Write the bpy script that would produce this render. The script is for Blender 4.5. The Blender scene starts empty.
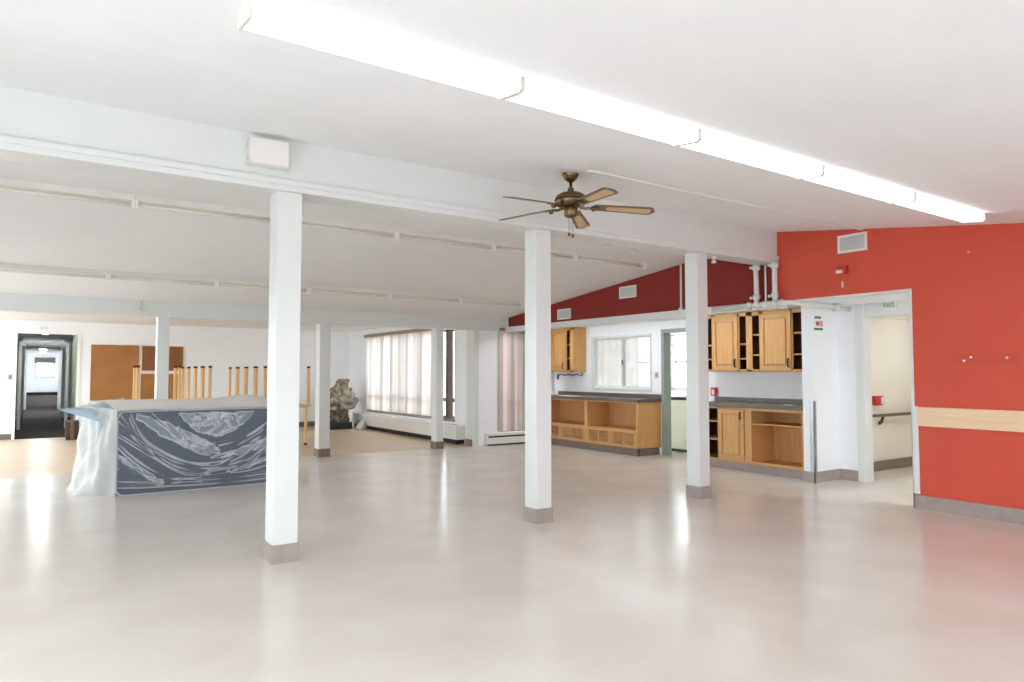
import bpy, bmesh, math, random
from mathutils import Vector, Matrix

S = bpy.context.scene
COL = S.collection
random.seed(7)
R = math.radians

# ------------------------------------------------------------------ camera
cam_d = bpy.data.cameras.new('camera')
cam = bpy.data.objects.new('camera', cam_d)
COL.objects.link(cam)
cam_d.sensor_width = 36.0
cam_d.lens = 691.0 / 1024.0 * 36.0
cam_d.clip_end = 200
cam.location = (0, 0, 1.5)
cam.rotation_euler = (R(90 + 2.65), 0, R(-34.3))
S.camera = cam

# ------------------------------------------------------------------ world, exposure
W = bpy.data.worlds.new('daylight')
S.world = W
W.use_nodes = True
bg = W.node_tree.nodes['Background']
bg.inputs[0].default_value = (0.85, 0.935, 1.0, 1)
# daylight from the sky, about half as much off the ground outside
_nt = W.node_tree
_tc = _nt.nodes.new('ShaderNodeTexCoord'); _sx = _nt.nodes.new('ShaderNodeSeparateXYZ'); _mr = _nt.nodes.new('ShaderNodeMapRange')
_mr.inputs[1].default_value = -0.08; _mr.inputs[2].default_value = 0.08; _mr.inputs[3].default_value = 2.6; _mr.inputs[4].default_value = 5.4
_nt.links.new(_tc.outputs['Generated'], _sx.inputs[0]); _nt.links.new(_sx.outputs['Z'], _mr.inputs[0]); _nt.links.new(_mr.outputs[0], bg.inputs[1])
S.view_settings.view_transform = 'Standard'
S.view_settings.look = 'None'
S.view_settings.gamma = 1.0
S.view_settings.use_curve_mapping = False
S.view_settings.exposure = 0.92
S.cycles.diffuse_bounces = 9
S.cycles.max_bounces = 14
S.cycles.transparent_max_bounces = 24
S.cycles.sample_clamp_indirect = 8.0
LAMP = 1.95        # strength of the lit strip diffusers

# ------------------------------------------------------------------ materials
def srgb(c):
    out = []
    for v in c:
        v = v / 255.0
        out.append(v / 12.92 if v <= 0.04045 else ((v + 0.055) / 1.055) ** 2.4)
    return (*out, 1.0)

def mat(name, col, rough=0.6, metal=0.0, var=0.06, scale=4.0, bump=0.0, bscale=60.0, stretch=(1, 1, 1), col2=None, spec=0.5, coat=0.0):
    m = bpy.data.materials.new(name)
    m.use_nodes = True
    nt = m.node_tree
    b = nt.nodes['Principled BSDF']
    b.inputs['Roughness'].default_value = rough
    b.inputs['Metallic'].default_value = metal
    b.inputs['Specular IOR Level'].default_value = spec
    if coat:
        b.inputs['Coat Weight'].default_value = coat
        b.inputs['Coat Roughness'].default_value = 0.06
    tc = nt.nodes.new('ShaderNodeTexCoord')
    mp = nt.nodes.new('ShaderNodeMapping')
    mp.inputs['Scale'].default_value = stretch
    nt.links.new(tc.outputs['Object'], mp.inputs[0])
    n = nt.nodes.new('ShaderNodeTexNoise')
    n.inputs['Scale'].default_value = scale
    n.inputs['Detail'].default_value = 5
    nt.links.new(mp.outputs[0], n.inputs['Vector'])
    rp = nt.nodes.new('ShaderNodeValToRGB')
    a = srgb(col)
    c2 = srgb(col2) if col2 else tuple(v * (1 - 2 * var) for v in a[:3]) + (1,)
    rp.color_ramp.elements[0].position = 0.3
    rp.color_ramp.elements[1].position = 0.7
    rp.color_ramp.elements[0].color = c2
    rp.color_ramp.elements[1].color = a
    nt.links.new(n.outputs['Fac'], rp.inputs[0])
    nt.links.new(rp.outputs[0], b.inputs['Base Color'])
    if bump:
        n2 = nt.nodes.new('ShaderNodeTexNoise')
        n2.inputs['Scale'].default_value = bscale
        n2.inputs['Detail'].default_value = 4
        nt.links.new(tc.outputs['Object'], n2.inputs['Vector'])
        bp = nt.nodes.new('ShaderNodeBump')
        bp.inputs['Strength'].default_value = bump
        bp.inputs['Distance'].default_value = 0.01
        nt.links.new(n2.outputs['Fac'], bp.inputs['Height'])
        nt.links.new(bp.outputs[0], b.inputs['Normal'])
    return m

def emit(name, col, strength):
    m = bpy.data.materials.new(name)
    m.use_nodes = True
    nt = m.node_tree
    nt.nodes.remove(nt.nodes['Principled BSDF'])
    e = nt.nodes.new('ShaderNodeEmission')
    e.inputs[0].default_value = (*col, 1)
    e.inputs[1].default_value = strength
    nt.links.new(e.outputs[0], nt.nodes['Material Output'].inputs[0])
    return m

def floor_mat(name, c1, c2, rough, sc):
    m = mat(name, c1, rough, 0, 0.05, sc, 0.0, 30, (1, 1, 1), c2)
    nt = m.node_tree
    b = nt.nodes['Principled BSDF']
    tc = [n for n in nt.nodes if n.type == 'TEX_COORD'][0]
    n = nt.nodes.new('ShaderNodeTexNoise'); n.inputs['Scale'].default_value = 1.3; n.inputs['Detail'].default_value = 2
    nt.links.new(tc.outputs['Object'], n.inputs['Vector'])
    mr = nt.nodes.new('ShaderNodeMapRange')
    mr.inputs[3].default_value = rough * 0.75; mr.inputs[4].default_value = rough * 1.3
    nt.links.new(n.outputs['Fac'], mr.inputs[0]); nt.links.new(mr.outputs[0], b.inputs['Roughness'])
    n2 = nt.nodes.new('ShaderNodeTexNoise'); n2.inputs['Scale'].default_value = 2.2; n2.inputs['Detail'].default_value = 1
    nt.links.new(tc.outputs['Object'], n2.inputs['Vector'])
    bp = nt.nodes.new('ShaderNodeBump'); bp.inputs['Strength'].default_value = 0.12; bp.inputs['Distance'].default_value = 0.02
    nt.links.new(n2.outputs['Fac'], bp.inputs['Height']); nt.links.new(bp.outputs[0], b.inputs['Normal'])
    return m

def glass_mat(name, tint=(1, 1, 1), gloss=0.12):
    m = bpy.data.materials.new(name); m.use_nodes = True
    nt = m.node_tree; nt.nodes.remove(nt.nodes['Principled BSDF'])
    t = nt.nodes.new('ShaderNodeBsdfTransparent'); t.inputs[0].default_value = (*tint, 1)
    g = nt.nodes.new('ShaderNodeBsdfGlossy'); g.inputs['Roughness'].default_value = 0.03
    x = nt.nodes.new('ShaderNodeMixShader'); x.inputs[0].default_value = gloss
    nt.links.new(t.outputs[0], x.inputs[1]); nt.links.new(g.outputs[0], x.inputs[2])
    nt.links.new(x.outputs[0], nt.nodes['Material Output'].inputs[0])
    return m

def translucent_mat(name, col, trans=0.55, stretch=(1, 1, 1), dark=.9, scale=3):
    m = bpy.data.materials.new(name); m.use_nodes = True
    nt = m.node_tree; nt.nodes.remove(nt.nodes['Principled BSDF'])
    d = nt.nodes.new('ShaderNodeBsdfDiffuse'); t = nt.nodes.new('ShaderNodeBsdfTranslucent')
    tc = nt.nodes.new('ShaderNodeTexCoord'); n = nt.nodes.new('ShaderNodeTexNoise'); n.inputs['Scale'].default_value = 3
    n.inputs['Scale'].default_value = scale
    mp = nt.nodes.new('ShaderNodeMapping'); mp.inputs['Scale'].default_value = stretch
    nt.links.new(tc.outputs['Object'], mp.inputs[0]); nt.links.new(mp.outputs[0], n.inputs['Vector'])
    rp = nt.nodes.new('ShaderNodeValToRGB'); a = srgb(col)
    rp.color_ramp.elements[0].position = .4; rp.color_ramp.elements[1].position = .6
    rp.color_ramp.elements[0].color = tuple(v * dark for v in a[:3]) + (1,); rp.color_ramp.elements[1].color = a
    nt.links.new(n.outputs['Fac'], rp.inputs[0])
    nt.links.new(rp.outputs[0], d.inputs[0]); nt.links.new(rp.outputs[0], t.inputs[0])
    x = nt.nodes.new('ShaderNodeMixShader'); x.inputs[0].default_value = trans
    nt.links.new(d.outputs[0], x.inputs[1]); nt.links.new(t.outputs[0], x.inputs[2])
    nt.links.new(x.outputs[0], nt.nodes['Material Output'].inputs[0])
    return m

def plastic_mat(name, tint, lo, hi, rough=0.12, t0=0.12, t1=0.55, ior=1.45):
    """clear polythene: see-through face on, whiter on steep slopes for the sheen on its folds"""
    m = bpy.data.materials.new(name); m.use_nodes = True
    nt = m.node_tree; nt.nodes.remove(nt.nodes['Principled BSDF'])
    tr = nt.nodes.new('ShaderNodeBsdfTransparent'); tr.inputs[0].default_value = (0.97, 0.98, 1, 1)
    d = nt.nodes.new('ShaderNodeBsdfDiffuse'); d.inputs[0].default_value = srgb(tint)
    tl = nt.nodes.new('ShaderNodeBsdfTranslucent'); tl.inputs[0].default_value = srgb(tint)
    mx = nt.nodes.new('ShaderNodeMixShader'); mx.inputs[0].default_value = 0.18
    nt.links.new(d.outputs[0], mx.inputs[1]); nt.links.new(tl.outputs[0], mx.inputs[2])
    lw = nt.nodes.new('ShaderNodeLayerWeight'); lw.inputs[0].default_value = 0.5
    mr = nt.nodes.new('ShaderNodeMapRange'); mr.inputs[1].default_value = t0; mr.inputs[2].default_value = t1
    mr.inputs[3].default_value = lo; mr.inputs[4].default_value = hi
    nt.links.new(lw.outputs['Facing'], mr.inputs[0])
    x = nt.nodes.new('ShaderNodeMixShader')
    nt.links.new(mr.outputs[0], x.inputs[0]); nt.links.new(tr.outputs[0], x.inputs[1]); nt.links.new(mx.outputs[0], x.inputs[2])
    g = nt.nodes.new('ShaderNodeBsdfGlossy'); g.inputs['Roughness'].default_value = rough
    fr = nt.nodes.new('ShaderNodeFresnel'); fr.inputs[0].default_value = ior
    y = nt.nodes.new('ShaderNodeMixShader')
    nt.links.new(fr.outputs[0], y.inputs[0]); nt.links.new(x.outputs[0], y.inputs[1]); nt.links.new(g.outputs[0], y.inputs[2])
    nt.links.new(y.outputs[0], nt.nodes['Material Output'].inputs[0])
    return m

M = {}
M['white'] = mat('white wall paint', (242, 245, 248), 0.55, var=0.015, scale=2, bump=0.05, bscale=80)
M['trimwhite'] = mat('white gloss paint', (221, 223, 221), 0.35, var=0.015, scale=3)
M['ceil'] = mat('stippled ceiling paint', (238, 239, 240), 0.85, var=0.015, scale=2.5, bump=0.25, bscale=70)
M['ceilfar'] = mat('stippled grey ceiling paint', (235, 235, 234), 0.85, var=0.02, scale=1.5, bump=0.2, bscale=70)
M['cream'] = mat('cream wall paint', (234, 228, 214), 0.55, var=0.02, scale=2)
M['maroon'] = mat('darker red gable', (140, 48, 42), 0.6, var=0.03, scale=1.5, spec=0.2)  # darker red on the gable beyond the ridge beam
M['red'] = mat('brick red wall paint', (208, 84, 64), 0.5, var=0.03, scale=1.5, spec=0.3, bump=0.05, bscale=60)
M['floor'] = floor_mat('polished beige vinyl', (222, 216, 209), (214, 205, 195), 0.2, 1.6)
M['floorback'] = floor_mat('matt tan vinyl', (206, 184, 156), (197, 174, 146), 0.36, 2.5)
M['carpet'] = mat('dark brown carpet', (62, 54, 46), 0.95, var=0.2, scale=60)
M['base'] = mat('mauve grey vinyl base', (166, 153, 147), 0.5, var=0.08, scale=9)
M['basedark'] = mat('brown base tile', (132, 116, 104), 0.5, var=0.1, scale=14)
M['basegrey'] = mat('dark grey base', (104, 98, 90), 0.5, var=0.1, scale=9)
M['oak'] = mat('golden oak', (208, 160, 98), 0.38, var=0.1, scale=3.0, stretch=(14, 14, 0.7), col2=(194, 143, 83))
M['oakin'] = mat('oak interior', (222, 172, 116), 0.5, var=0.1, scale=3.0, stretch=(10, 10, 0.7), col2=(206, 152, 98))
M['liningshade'] = mat('brown cabinet lining with shade', (92, 60, 38), 0.6, var=0.1, scale=3.0, stretch=(10, 10, 0.7))  # brown lining, darkened further for the shade inside the cupboards
M['leg'] = mat('beech wood', (232, 196, 136), 0.4, var=0.08, scale=3, stretch=(14, 14, 0.8), col2=(216, 174, 112))
M['rubber'] = mat('black rubber', (30, 27, 25), 0.7)
M['lam'] = mat('grey brown laminate', (100, 90, 80), 0.34, var=0.12, scale=40)
M['cork'] = mat('brown board', (170, 116, 58), 0.4, var=0.08, scale=3, col2=(156, 102, 46))
M['corkdark'] = mat('dark brown board', (140, 88, 44), 0.5, var=0.08, scale=5)
M['maple'] = mat('pale maple', (236, 208, 172), 0.35, var=0.05, scale=3, stretch=(8, 0.6, 8), col2=(228, 196, 156))
M['steel'] = mat('brushed steel', (176, 178, 180), 0.28, metal=1.0, var=0.06, scale=20)
M['brass'] = mat('antique brass', (128, 108, 74), 0.28, metal=1.0, var=0.12, scale=12)
M['bladewood'] = mat('fan blade wood', (118, 92, 66), 0.4, var=0.1, scale=4, stretch=(6, 6, 6))
M['cane'] = mat('woven cane', (214, 182, 140), 0.6, var=0.14, scale=120)
M['chan'] = mat('off-white enamel', (226, 223, 215), 0.45, var=0.03, scale=5)
M['tube'] = mat('unlit fluorescent glass', (228, 224, 214), 0.25, var=0.01)
M['socket'] = mat('white lamp socket', (238, 236, 228), 0.4, var=0.01)
M['black'] = mat('black', (22, 22, 22), 0.5)
M['dark'] = mat('dark slot', (34, 32, 30), 0.7)
M['heater'] = mat('white heater enamel', (232, 231, 226), 0.4, var=0.02)
M['grille'] = mat('grey grille', (186, 184, 178), 0.5, var=0.06, scale=50)
M['blind'] = translucent_mat('white vertical blind fabric', (250, 247, 245), 0.42, (1, 1, .02), .72, 2.6)
M['blindpink'] = translucent_mat('pinkish vertical blind fabric', (236, 226, 222), 0.46, (1, 1, .02), .58, 4.5)
M['headrail'] = mat('brown head rail', (150, 134, 112), 0.5)
M['winframe'] = mat('taupe window frame', (150, 136, 126), 0.5)
M['glass'] = glass_mat('clear glass')
M['green'] = mat('grey green paint', (148, 162, 152), 0.4, var=0.04)
M['hallgreen'] = mat('pale green wall paint', (166, 176, 146), 0.5, var=0.04)
M['stove'] = mat('almond enamel', (226, 226, 204), 0.3, var=0.02)
M['navy'] = mat('navy mattress ticking', (62, 74, 94), 0.7, var=0.06, scale=80)
M['ticking'] = mat('pale mattress ticking', (206, 210, 212), 0.8, var=0.05, scale=60)
M['film'] = plastic_mat('clear polythene', (240, 246, 255), 0.11, 0.97, 0.22, 0.14, 0.46, 1.25)  # white on steep slopes stands in for reflected streaks
M['milky'] = plastic_mat('milky polythene', (218, 219, 216), 0.66, 0.97, 0.35, 0.1, 0.6, 1.05)
M['top'] = plastic_mat('white polythene', (244, 243, 240), 0.8, 0.97, 0.35, 0.1, 0.6, 1.05)
M['fold'] = plastic_mat('whitish sheen polythene', (236, 243, 253), 0.30, 0.97, 0.22, 0.06, 0.4, 1.25)  # whiter film carrying the sheen of the swags in its colour
M['blueflap'] = plastic_mat('bluish polythene', (184, 208, 222), 0.8, 0.97, 0.3, 0.1, 0.6, 1.05)
M['redplastic'] = mat('red alarm plastic', (204, 34, 40), 0.35, var=0.03)
M['lens'] = mat('clear white strobe lens', (240, 232, 228), 0.2)
M['rock'] = mat('weathered resin rock', (196, 186, 168), 0.8, var=0.3, scale=7, bump=1.0, bscale=16, col2=(58, 50, 42))
M['rockdark'] = mat('mottled dark resin rock', (128, 116, 98), 0.8, var=0.3, scale=11, bump=0.8, bscale=20, col2=(48, 44, 38))
M['darkwood'] = mat('dark brown wood', (70, 52, 40), 0.5, var=0.1, scale=4, stretch=(8, 8, 1))
M['bag'] = mat('crumpled silver plastic', (206, 206, 204), 0.25, var=0.1, scale=20, bump=0.6, bscale=25)
M['paper'] = mat('white paper', (240, 240, 238), 0.6, var=0.01)
M['pink'] = mat('pink print', (236, 150, 168), 0.6, var=0.02)
M['ink'] = mat('dark print', (120, 116, 120), 0.6, var=0.02)
M['greenink'] = mat('green print', (36, 110, 92), 0.6, var=0.02)
M['switch'] = mat('grey switch plate', (200, 197, 192), 0.4)
M['vent'] = mat('white vent enamel', (232, 230, 226), 0.4, var=0.01)
M['ventgrey'] = mat('grey vent louvres', (200, 202, 200), 0.5, var=0.02)
M['wire'] = mat('dark cable', (54, 52, 54), 0.5)
M['rail'] = mat('brown handrail wood', (116, 82, 56), 0.4, var=0.08)
M['sheer'] = translucent_mat('white sheer', (250, 250, 246), 0.5)
M['lit'] = emit('lit strip diffuser', (0.93, 0.98, 1.0), LAMP)
M['litsmall'] = emit('lit ceiling lamp', (0.96, 0.98, 1.0), 28.0)  # glow of the lamp added in the side corridor
M['litmid'] = emit('lit near hall lamp', (0.96, 0.98, 1.0), 36.0)
M['lithall'] = emit('lit hall lamp', (0.96, 0.98, 1.0), 170.0)
M['litpass'] = emit('glow of added lamps', (0.96, 0.98, 1.0), 100.0)
M['litdown'] = emit('added recess diffuser', (0.95, 0.98, 1.0), 7.2)
M['sign'] = mat('exit sign face', (222, 226, 218), 0.4, var=0.02)
M['signink'] = mat('exit sign lettering', (120, 136, 122), 0.5)

# ------------------------------------------------------------------ mesh builder
ORG = {}

class MB:
    def __init__(self):
        self.bm = bmesh.new()
    def box(self, x0, x1, y0, y1, z0, z1, rot=None, about=None):
        vs = [self.bm.verts.new((x, y, z)) for x in (x0, x1) for y in (y0, y1) for z in (z0, z1)]
        for f in ((0, 1, 3, 2), (4, 6, 7, 5), (0, 4, 5, 1), (2, 3, 7, 6), (0, 2, 6, 4), (1, 5, 7, 3)):
            self.bm.faces.new([vs[i] for i in f])
        if rot is not None:
            bmesh.ops.rotate(self.bm, verts=vs, cent=about, matrix=rot)
        return self
    def prism(self, pts, ax, a, b):
        def P(p, t):
            if ax == 'x': return (t, p[0], p[1])
            if ax == 'y': return (p[0], t, p[1])
            return (p[0], p[1], t)
        A = [self.bm.verts.new(P(p, a)) for p in pts]
        B = [self.bm.verts.new(P(p, b)) for p in pts]
        n = len(pts)
        self.bm.faces.new(A); self.bm.faces.new(B[::-1])
        for i in range(n):
            self.bm.faces.new([A[i], B[i], B[(i + 1) % n], A[(i + 1) % n]])
        return self
    def tube(self, pts, r, n=10, caps=True):
        pts = [Vector(p) for p in pts]
        rs = r if isinstance(r, (list, tuple)) else [r] * len(pts)
        rings = []
        up = None
        for i, p in enumerate(pts):
            d = (pts[min(i + 1, len(pts) - 1)] - pts[max(i - 1, 0)]).normalized()
            if up is None:
                up = Vector((0, 0, 1)) if abs(d.z) < 0.9 else Vector((1, 0, 0))
            a = d.cross(up).normalized(); b = a.cross(d).normalized(); up = b
            rings.append([self.bm.verts.new(p + (a * math.cos(2 * math.pi * k / n) + b * math.sin(2 * math.pi * k / n)) * rs[i]) for k in range(n)])
        for i in range(len(rings) - 1):
            for k in range(n):
                self.bm.faces.new([rings[i][k], rings[i][(k + 1) % n], rings[i + 1][(k + 1) % n], rings[i + 1][k]])
        if caps:
            self.bm.faces.new(rings[0][::-1]); self.bm.faces.new(rings[-1])
        return self
    def lathe(self, prof, c, n=28):
        rings = []
        for (r, z) in prof:
            rings.append([self.bm.verts.new((c[0] + r * math.cos(2 * math.pi * k / n), c[1] + r * math.sin(2 * math.pi * k / n), c[2] + z)) for k in range(n)])
        for i in range(len(rings) - 1):
            for k in range(n):
                self.bm.faces.new([rings[i][k], rings[i][(k + 1) % n], rings[i + 1][(k + 1) % n], rings[i + 1][k]])
        self.bm.faces.new(rings[0][::-1]); self.bm.faces.new(rings[-1])
        return self
    def ball(self, c, r, sub=2, sc=(1, 1, 1)):
        g = bmesh.ops.create_icosphere(self.bm, subdivisions=sub, radius=r)
        for v in g['verts']:
            v.co = Vector((v.co.x * sc[0] + c[0], v.co.y * sc[1] + c[1], v.co.z * sc[2] + c[2]))
        return self
    def grid(self, nu, nv, fn):
        V = [[self.bm.verts.new(fn(i / nu, j / nv)) for j in range(nv + 1)] for i in range(nu + 1)]
        for i in range(nu):
            for j in range(nv):
                self.bm.faces.new([V[i][j], V[i + 1][j], V[i + 1][j + 1], V[i][j + 1]])
        return self
    def build(self, name, m, parent=None, org=None, smooth=False, bevel=0.0):
        """one mesh object; geometry is given in world coordinates and moved to the object's own origin"""
        if parent is None:
            if org is None:
                mn = Vector((min(v.co.x for v in self.bm.verts), min(v.co.y for v in self.bm.verts), min(v.co.z for v in self.bm.verts)))
                mx = Vector((max(v.co.x for v in self.bm.verts), max(v.co.y for v in self.bm.verts), max(v.co.z for v in self.bm.verts)))
                org = ((mn.x + mx.x) / 2, (mn.y + mx.y) / 2, mn.z)
            o3 = Vector(org)
        else:
            o3 = ORG[parent.name]
        bmesh.ops.recalc_face_normals(self.bm, faces=self.bm.faces)
        for v in self.bm.verts:
            v.co -= o3
        if smooth:
            for f in self.bm.faces:
                f.smooth = True
        me = bpy.data.meshes.new(name)
        self.bm.to_mesh(me); self.bm.free()
        me.materials.append(m)
        o = bpy.data.objects.new(name, me)
        COL.objects.link(o)
        if parent is None:
            o.location = o3
        else:
            o.parent = parent
        ORG[o.name] = o3
        if bevel:
            b = o.modifiers.new('bevel', 'BEVEL'); b.width = bevel; b.segments = 2; b.limit_method = 'ANGLE'
        return o

def tag(o, label, cat, group=None, kind=None):
    o['label'] = label; o['category'] = cat
    if group: o['group'] = group
    if kind: o['kind'] = kind
    return o

def thing(name, loc, label, cat, group=None):
    o = bpy.data.objects.new(name, None)
    COL.objects.link(o)
    o.location = loc; o.empty_display_size = 0.2
    ORG[o.name] = Vector(loc)
    return tag(o, label, cat, group)

def struct(o):
    o['kind'] = 'structure'
    return o

def B(name, m, bx, parent=None, bevel=0.0):
    return MB().box(*bx).build(name, m, parent, bevel=bevel)

def kids(o):
    return [c for c in bpy.data.objects if c.parent == o]

def copy_tree(o, loc=None, label=None):
    c = o.copy(); COL.objects.link(c)
    def rec(a, b):
        for ch in kids(a):
            d = ch.copy(); COL.objects.link(d); d.parent = b
            rec(ch, d)
    rec(o, c)
    if loc is not None: c.location = loc
    if label: c['label'] = label
    return c

# ------------------------------------------------------------------ the room shell
XW = 8.10          # red gable wall
YR0, YR1 = 5.58, 5.86   # ridge beam
def zn(y): return 3.385 - 0.137 * (YR0 - y)
def zf(y): return 3.35 - 0.108 * (y - 5.6)
YB = 12.15         # front of the back beam
YE = 19.3          # end wall
XL = -3.2
YF = -2.2
XG = 7.44          # window wall of the back room

struct(MB().box(XL, 13.2, YF, 12.3, -0.12, 0).build('floor', M['floor'], org=(0, 0, 0)))
struct(MB().box(XL, 13.2, 12.3, YE + .12, -0.12, 0).build('floor_back', M['floorback'], org=(0, 0, 0)))

m = MB()
m.prism([(YF, zn(YF)), (YR0 + .1, zn(YR0 + .1)), (YR0 + .1, 3.7), (YF, zn(YF) + .25)], 'x', XL, XW + .12)
struct(m.build('ceiling', M['ceil'], org=(0, 0, 0)))
m = MB()
m.prism([(YR1 - .1, zf(YR1 - .1)), (YB + .25, zf(YB + .25)), (YB + .25, zf(YB) + .25), (YR1 - .1, 3.7)], 'x', XL, XW + .12)
struct(m.build('ceiling_far', M['ceilfar'], org=(0, 0, 0)))
struct(MB().box(XL, XG + .15, YB + .25, YE + .12, 2.70, 2.85).build('ceiling_back', M['ceilfar'], org=(0, 0, 0)))

# right gable wall, red, open below 2.45 m from the passage to the back beam
m = MB()
m.prism([(YF, 0), (3.90, 0), (3.90, 2.45), (5.6, 2.45), (5.6, 3.5), (YF, zn(YF) + .1)], 'x', XW, XW + .14)
struct(m.build('wall_right', M['red'], org=(XW, 0, 0)))
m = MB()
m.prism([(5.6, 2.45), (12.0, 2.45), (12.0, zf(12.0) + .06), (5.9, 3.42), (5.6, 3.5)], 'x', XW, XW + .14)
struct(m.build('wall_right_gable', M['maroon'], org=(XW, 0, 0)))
struct(MB().box(XW + .14, XW + .15, .9, 3.90, 0, 2.455).build('wall_passage_back', M['white']))
# white lining on the underside and the reveal of the red wall
struct(MB().box(XW - .004, XW + .16, 3.895, 5.55, 2.425, 2.452).box(XW - .004, XW + .16, 3.872, 3.905, 1.12, 2.45).build('trim_1', M['trimwhite']))
struct(MB().box(XW - .05, XW + .16, 5.55, 12.0, 2.36, 2.455).box(XW - .065, XW + .0, 5.55, 12.0, 2.43, 2.46).build('trim_2', M['trimwhite']))
# rear wall with wide window openings behind the camera, left wall with window openings
def wall_open(name, m_, axis, pos, th, a0, a1, z1, opens, zo0, zo1):
    m = MB()
    def bx(p0, p1, q0, q1):
        if p1 - p0 < 1e-4: return
        if axis == 'y': m.box(p0, p1, pos, pos + th, q0, q1)
        else: m.box(pos, pos + th, p0, p1, q0, q1)
    bx(a0, a1, 0, zo0); bx(a0, a1, zo1, z1)
    c = a0
    for (p, q) in opens:
        bx(c, p, zo0, zo1); c = q
    bx(c, a1, zo0, zo1)
    return struct(m.build(name, m_))
wall_open('wall_rear', M['white'], 'y', YF - .15, .15, XL, XW + .14, 2.5, [(-2.6, -.9), (.6, 2.3), (4.0, 5.9)], .7, 2.1)
wall_open('wall_left', M['white'], 'x', XL - .15, .15, YF, YE, 3.7, [(.2, 4.2), (10.2, 11.9), (12.6, 15.7), (15.8, 19.2)], .25, 2.4)

# ridge beam and its lower ledges
m = MB()
m.box(XL, XW, YR0, YR1, 3.05, 3.52).box(XL, XW, YR0 - .03, YR1, 3.01, 3.055).box(XL, XW, YR0 - .015, YR1, 2.965, 3.012)
tag(m.build('ceiling_beam', M['trimwhite'], bevel=.004), 'deep white ridge beam carried by the front row of columns', 'beam')
m = MB()
m.box(XL, XW + .02, YB, YB + .28, 2.385, 2.76)
tag(m.build('ceiling_beam', M['trimwhite'], bevel=.006), 'lower white beam over the back columns, in front of the window room', 'beam')

# end wall with the corridor opening
HX0, HX1, HZ = -.449, .727, 2.41
m = MB()
m.box(XL, HX0, YE, YE + .12, 0, 2.85).box(HX1, XG + .15, YE, YE + .12, 0, 2.85).box(HX0, HX1, YE, YE + .12, HZ, 2.85)
struct(m.build('wall_back', M['white']))
struct(MB().box(HX0 - .05, HX0 + .004, YE - .02, YE + .14, 0, HZ + .05).box(HX1 - .004, HX1 + .05, YE - .02, YE + .14, 0, HZ + .05)
       .box(HX0 + .004, HX1 - .004, YE - .02, YE + .14, HZ - .004, HZ + .05).build('trim_3', M['white']))
m = MB(); m.box(XL, HX0 - .05, YE - .015, YE, 0, .13)
struct(m.build('baseboard_back_left', M['basegrey']))
m = MB(); m.box(HX1 + .05, XG, YE - .015, YE, 0, .14)
struct(m.build('baseboard_back', M['basegrey']))

# window wall of the back room (x = XG), with one wide window
WY0, WY1, WZ0, WZ1 = 13.12, 17.98, .485, 2.49
m = MB()
t = .15
m.box(XG, XG + t, YB + .12, WY0, 0, 2.72).box(XG, XG + t, WY1, YE, 0, 2.72).box(XG, XG + t, WY0, WY1, 0, WZ0).box(XG, XG + t, WY0, WY1, WZ1, 2.72)
struct(m.build('wall_window_side', M['white']))
# wall between the window wall and the kitchen recess (faces the camera), with its window
V0, V1, VZ0, VZ1 = 8.0, 9.3, .26, 2.40
YV = 12.2
m = MB()
m.box(XG, V0, YV, YV + t, 0, 2.46).box(V1, 9.60, YV, YV + t, 0, 2.46).box(V0, V1, YV, YV + t, 0, VZ0).box(V0, V1, YV, YV + t, VZ1, 2.46)
struct(m.build('wall_recess_end', M['white']))
struct(MB().box(XW - .02, XW + .16, 12.0, YV + .02, 2.36, 2.76).build('trim_4', M['trimwhite']))

# kitchen recess wall (x = 9.45) with the pass-through window and the kitchen door
XK = 9.45
DY0, DY1, DZ = 8.0, 8.90, 2.25
PY0, PY1, PZ0, PZ1 = 9.25, 10.87, 1.20, 2.21
m = MB(); a, b = XK, XK + .12
m.box(a, b, 5.66, DY0, 0, 2.5).box(a, b, DY0, DY1, DZ, 2.5).box(a, b, DY1, PY0, 0, 2.5)
m.box(a, b, PY0, PY1, 0, PZ0).box(a, b, PY0, PY1, PZ1, 2.5).box(a, b, PY1, YV, 0, 2.5)
struct(m.build('wall_kitchen', M['white']))
struct(MB().box(XW + .13, 13.1, .9, YV, 2.455, 2.58).build('ceiling_kitchen', M['white']))
struct(MB().box(9.57, 13.1, YV, 14.1, 2.5, 2.58).build('ceiling_kitchen_back', M['white']))
# pillar between the recess and the passage
m = MB(); m.box(8.78, XK + .10, 5.53, 5.69, 0, 2.456).box(9.40, XK + .10, 5.25, 5.54, 0, 2.456)
struct(m.build('wall_passage', M['white'], bevel=.006))
m = MB()
m.box(8.765, 8.785, 5.515, 5.70, 0, .147).box(8.765, 9.40, 5.515, 5.53, 0, .147).box(9.385, 9.40, 5.25, 5.53, 0, .147)
struct(m.build('baseboard_passage', M['base'], bevel=.003))
# door frame at the far side of the passage
m = MB(); m.box(9.38, 9.57, 5.14, 5.255, 0, 2.46).box(9.40, 9.57, 3.3, 5.15, 2.27, 2.46).box(9.38, 9.57, 3.2, 3.315, 0, 2.46)
struct(m.build('trim_5', M['trimwhite'], bevel=.004))
# corridor beyond the passage
struct(MB().box(XK + .1, 13.1, 5.66, 5.78, 0, 2.5).build('wall_corridor', M['cream']))
struct(MB().box(XW + .13, 13.1, .9, 1.0, 0, 2.5).build('wall_corridor_near', M['cream']))
struct(MB().box(13.05, 13.2, .9, 5.78, 0, 2.5).build('wall_corridor_end', M['cream']))
struct(MB().box(XK + .1, 13.05, 5.645, 5.66, 0, .15).build('baseboard_corridor', M['basedark']))
struct(MB().box(XK + .12, 13.05, 5.60, 5.66, 2.36, 2.456).build('trim_6', M['cream']))
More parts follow.
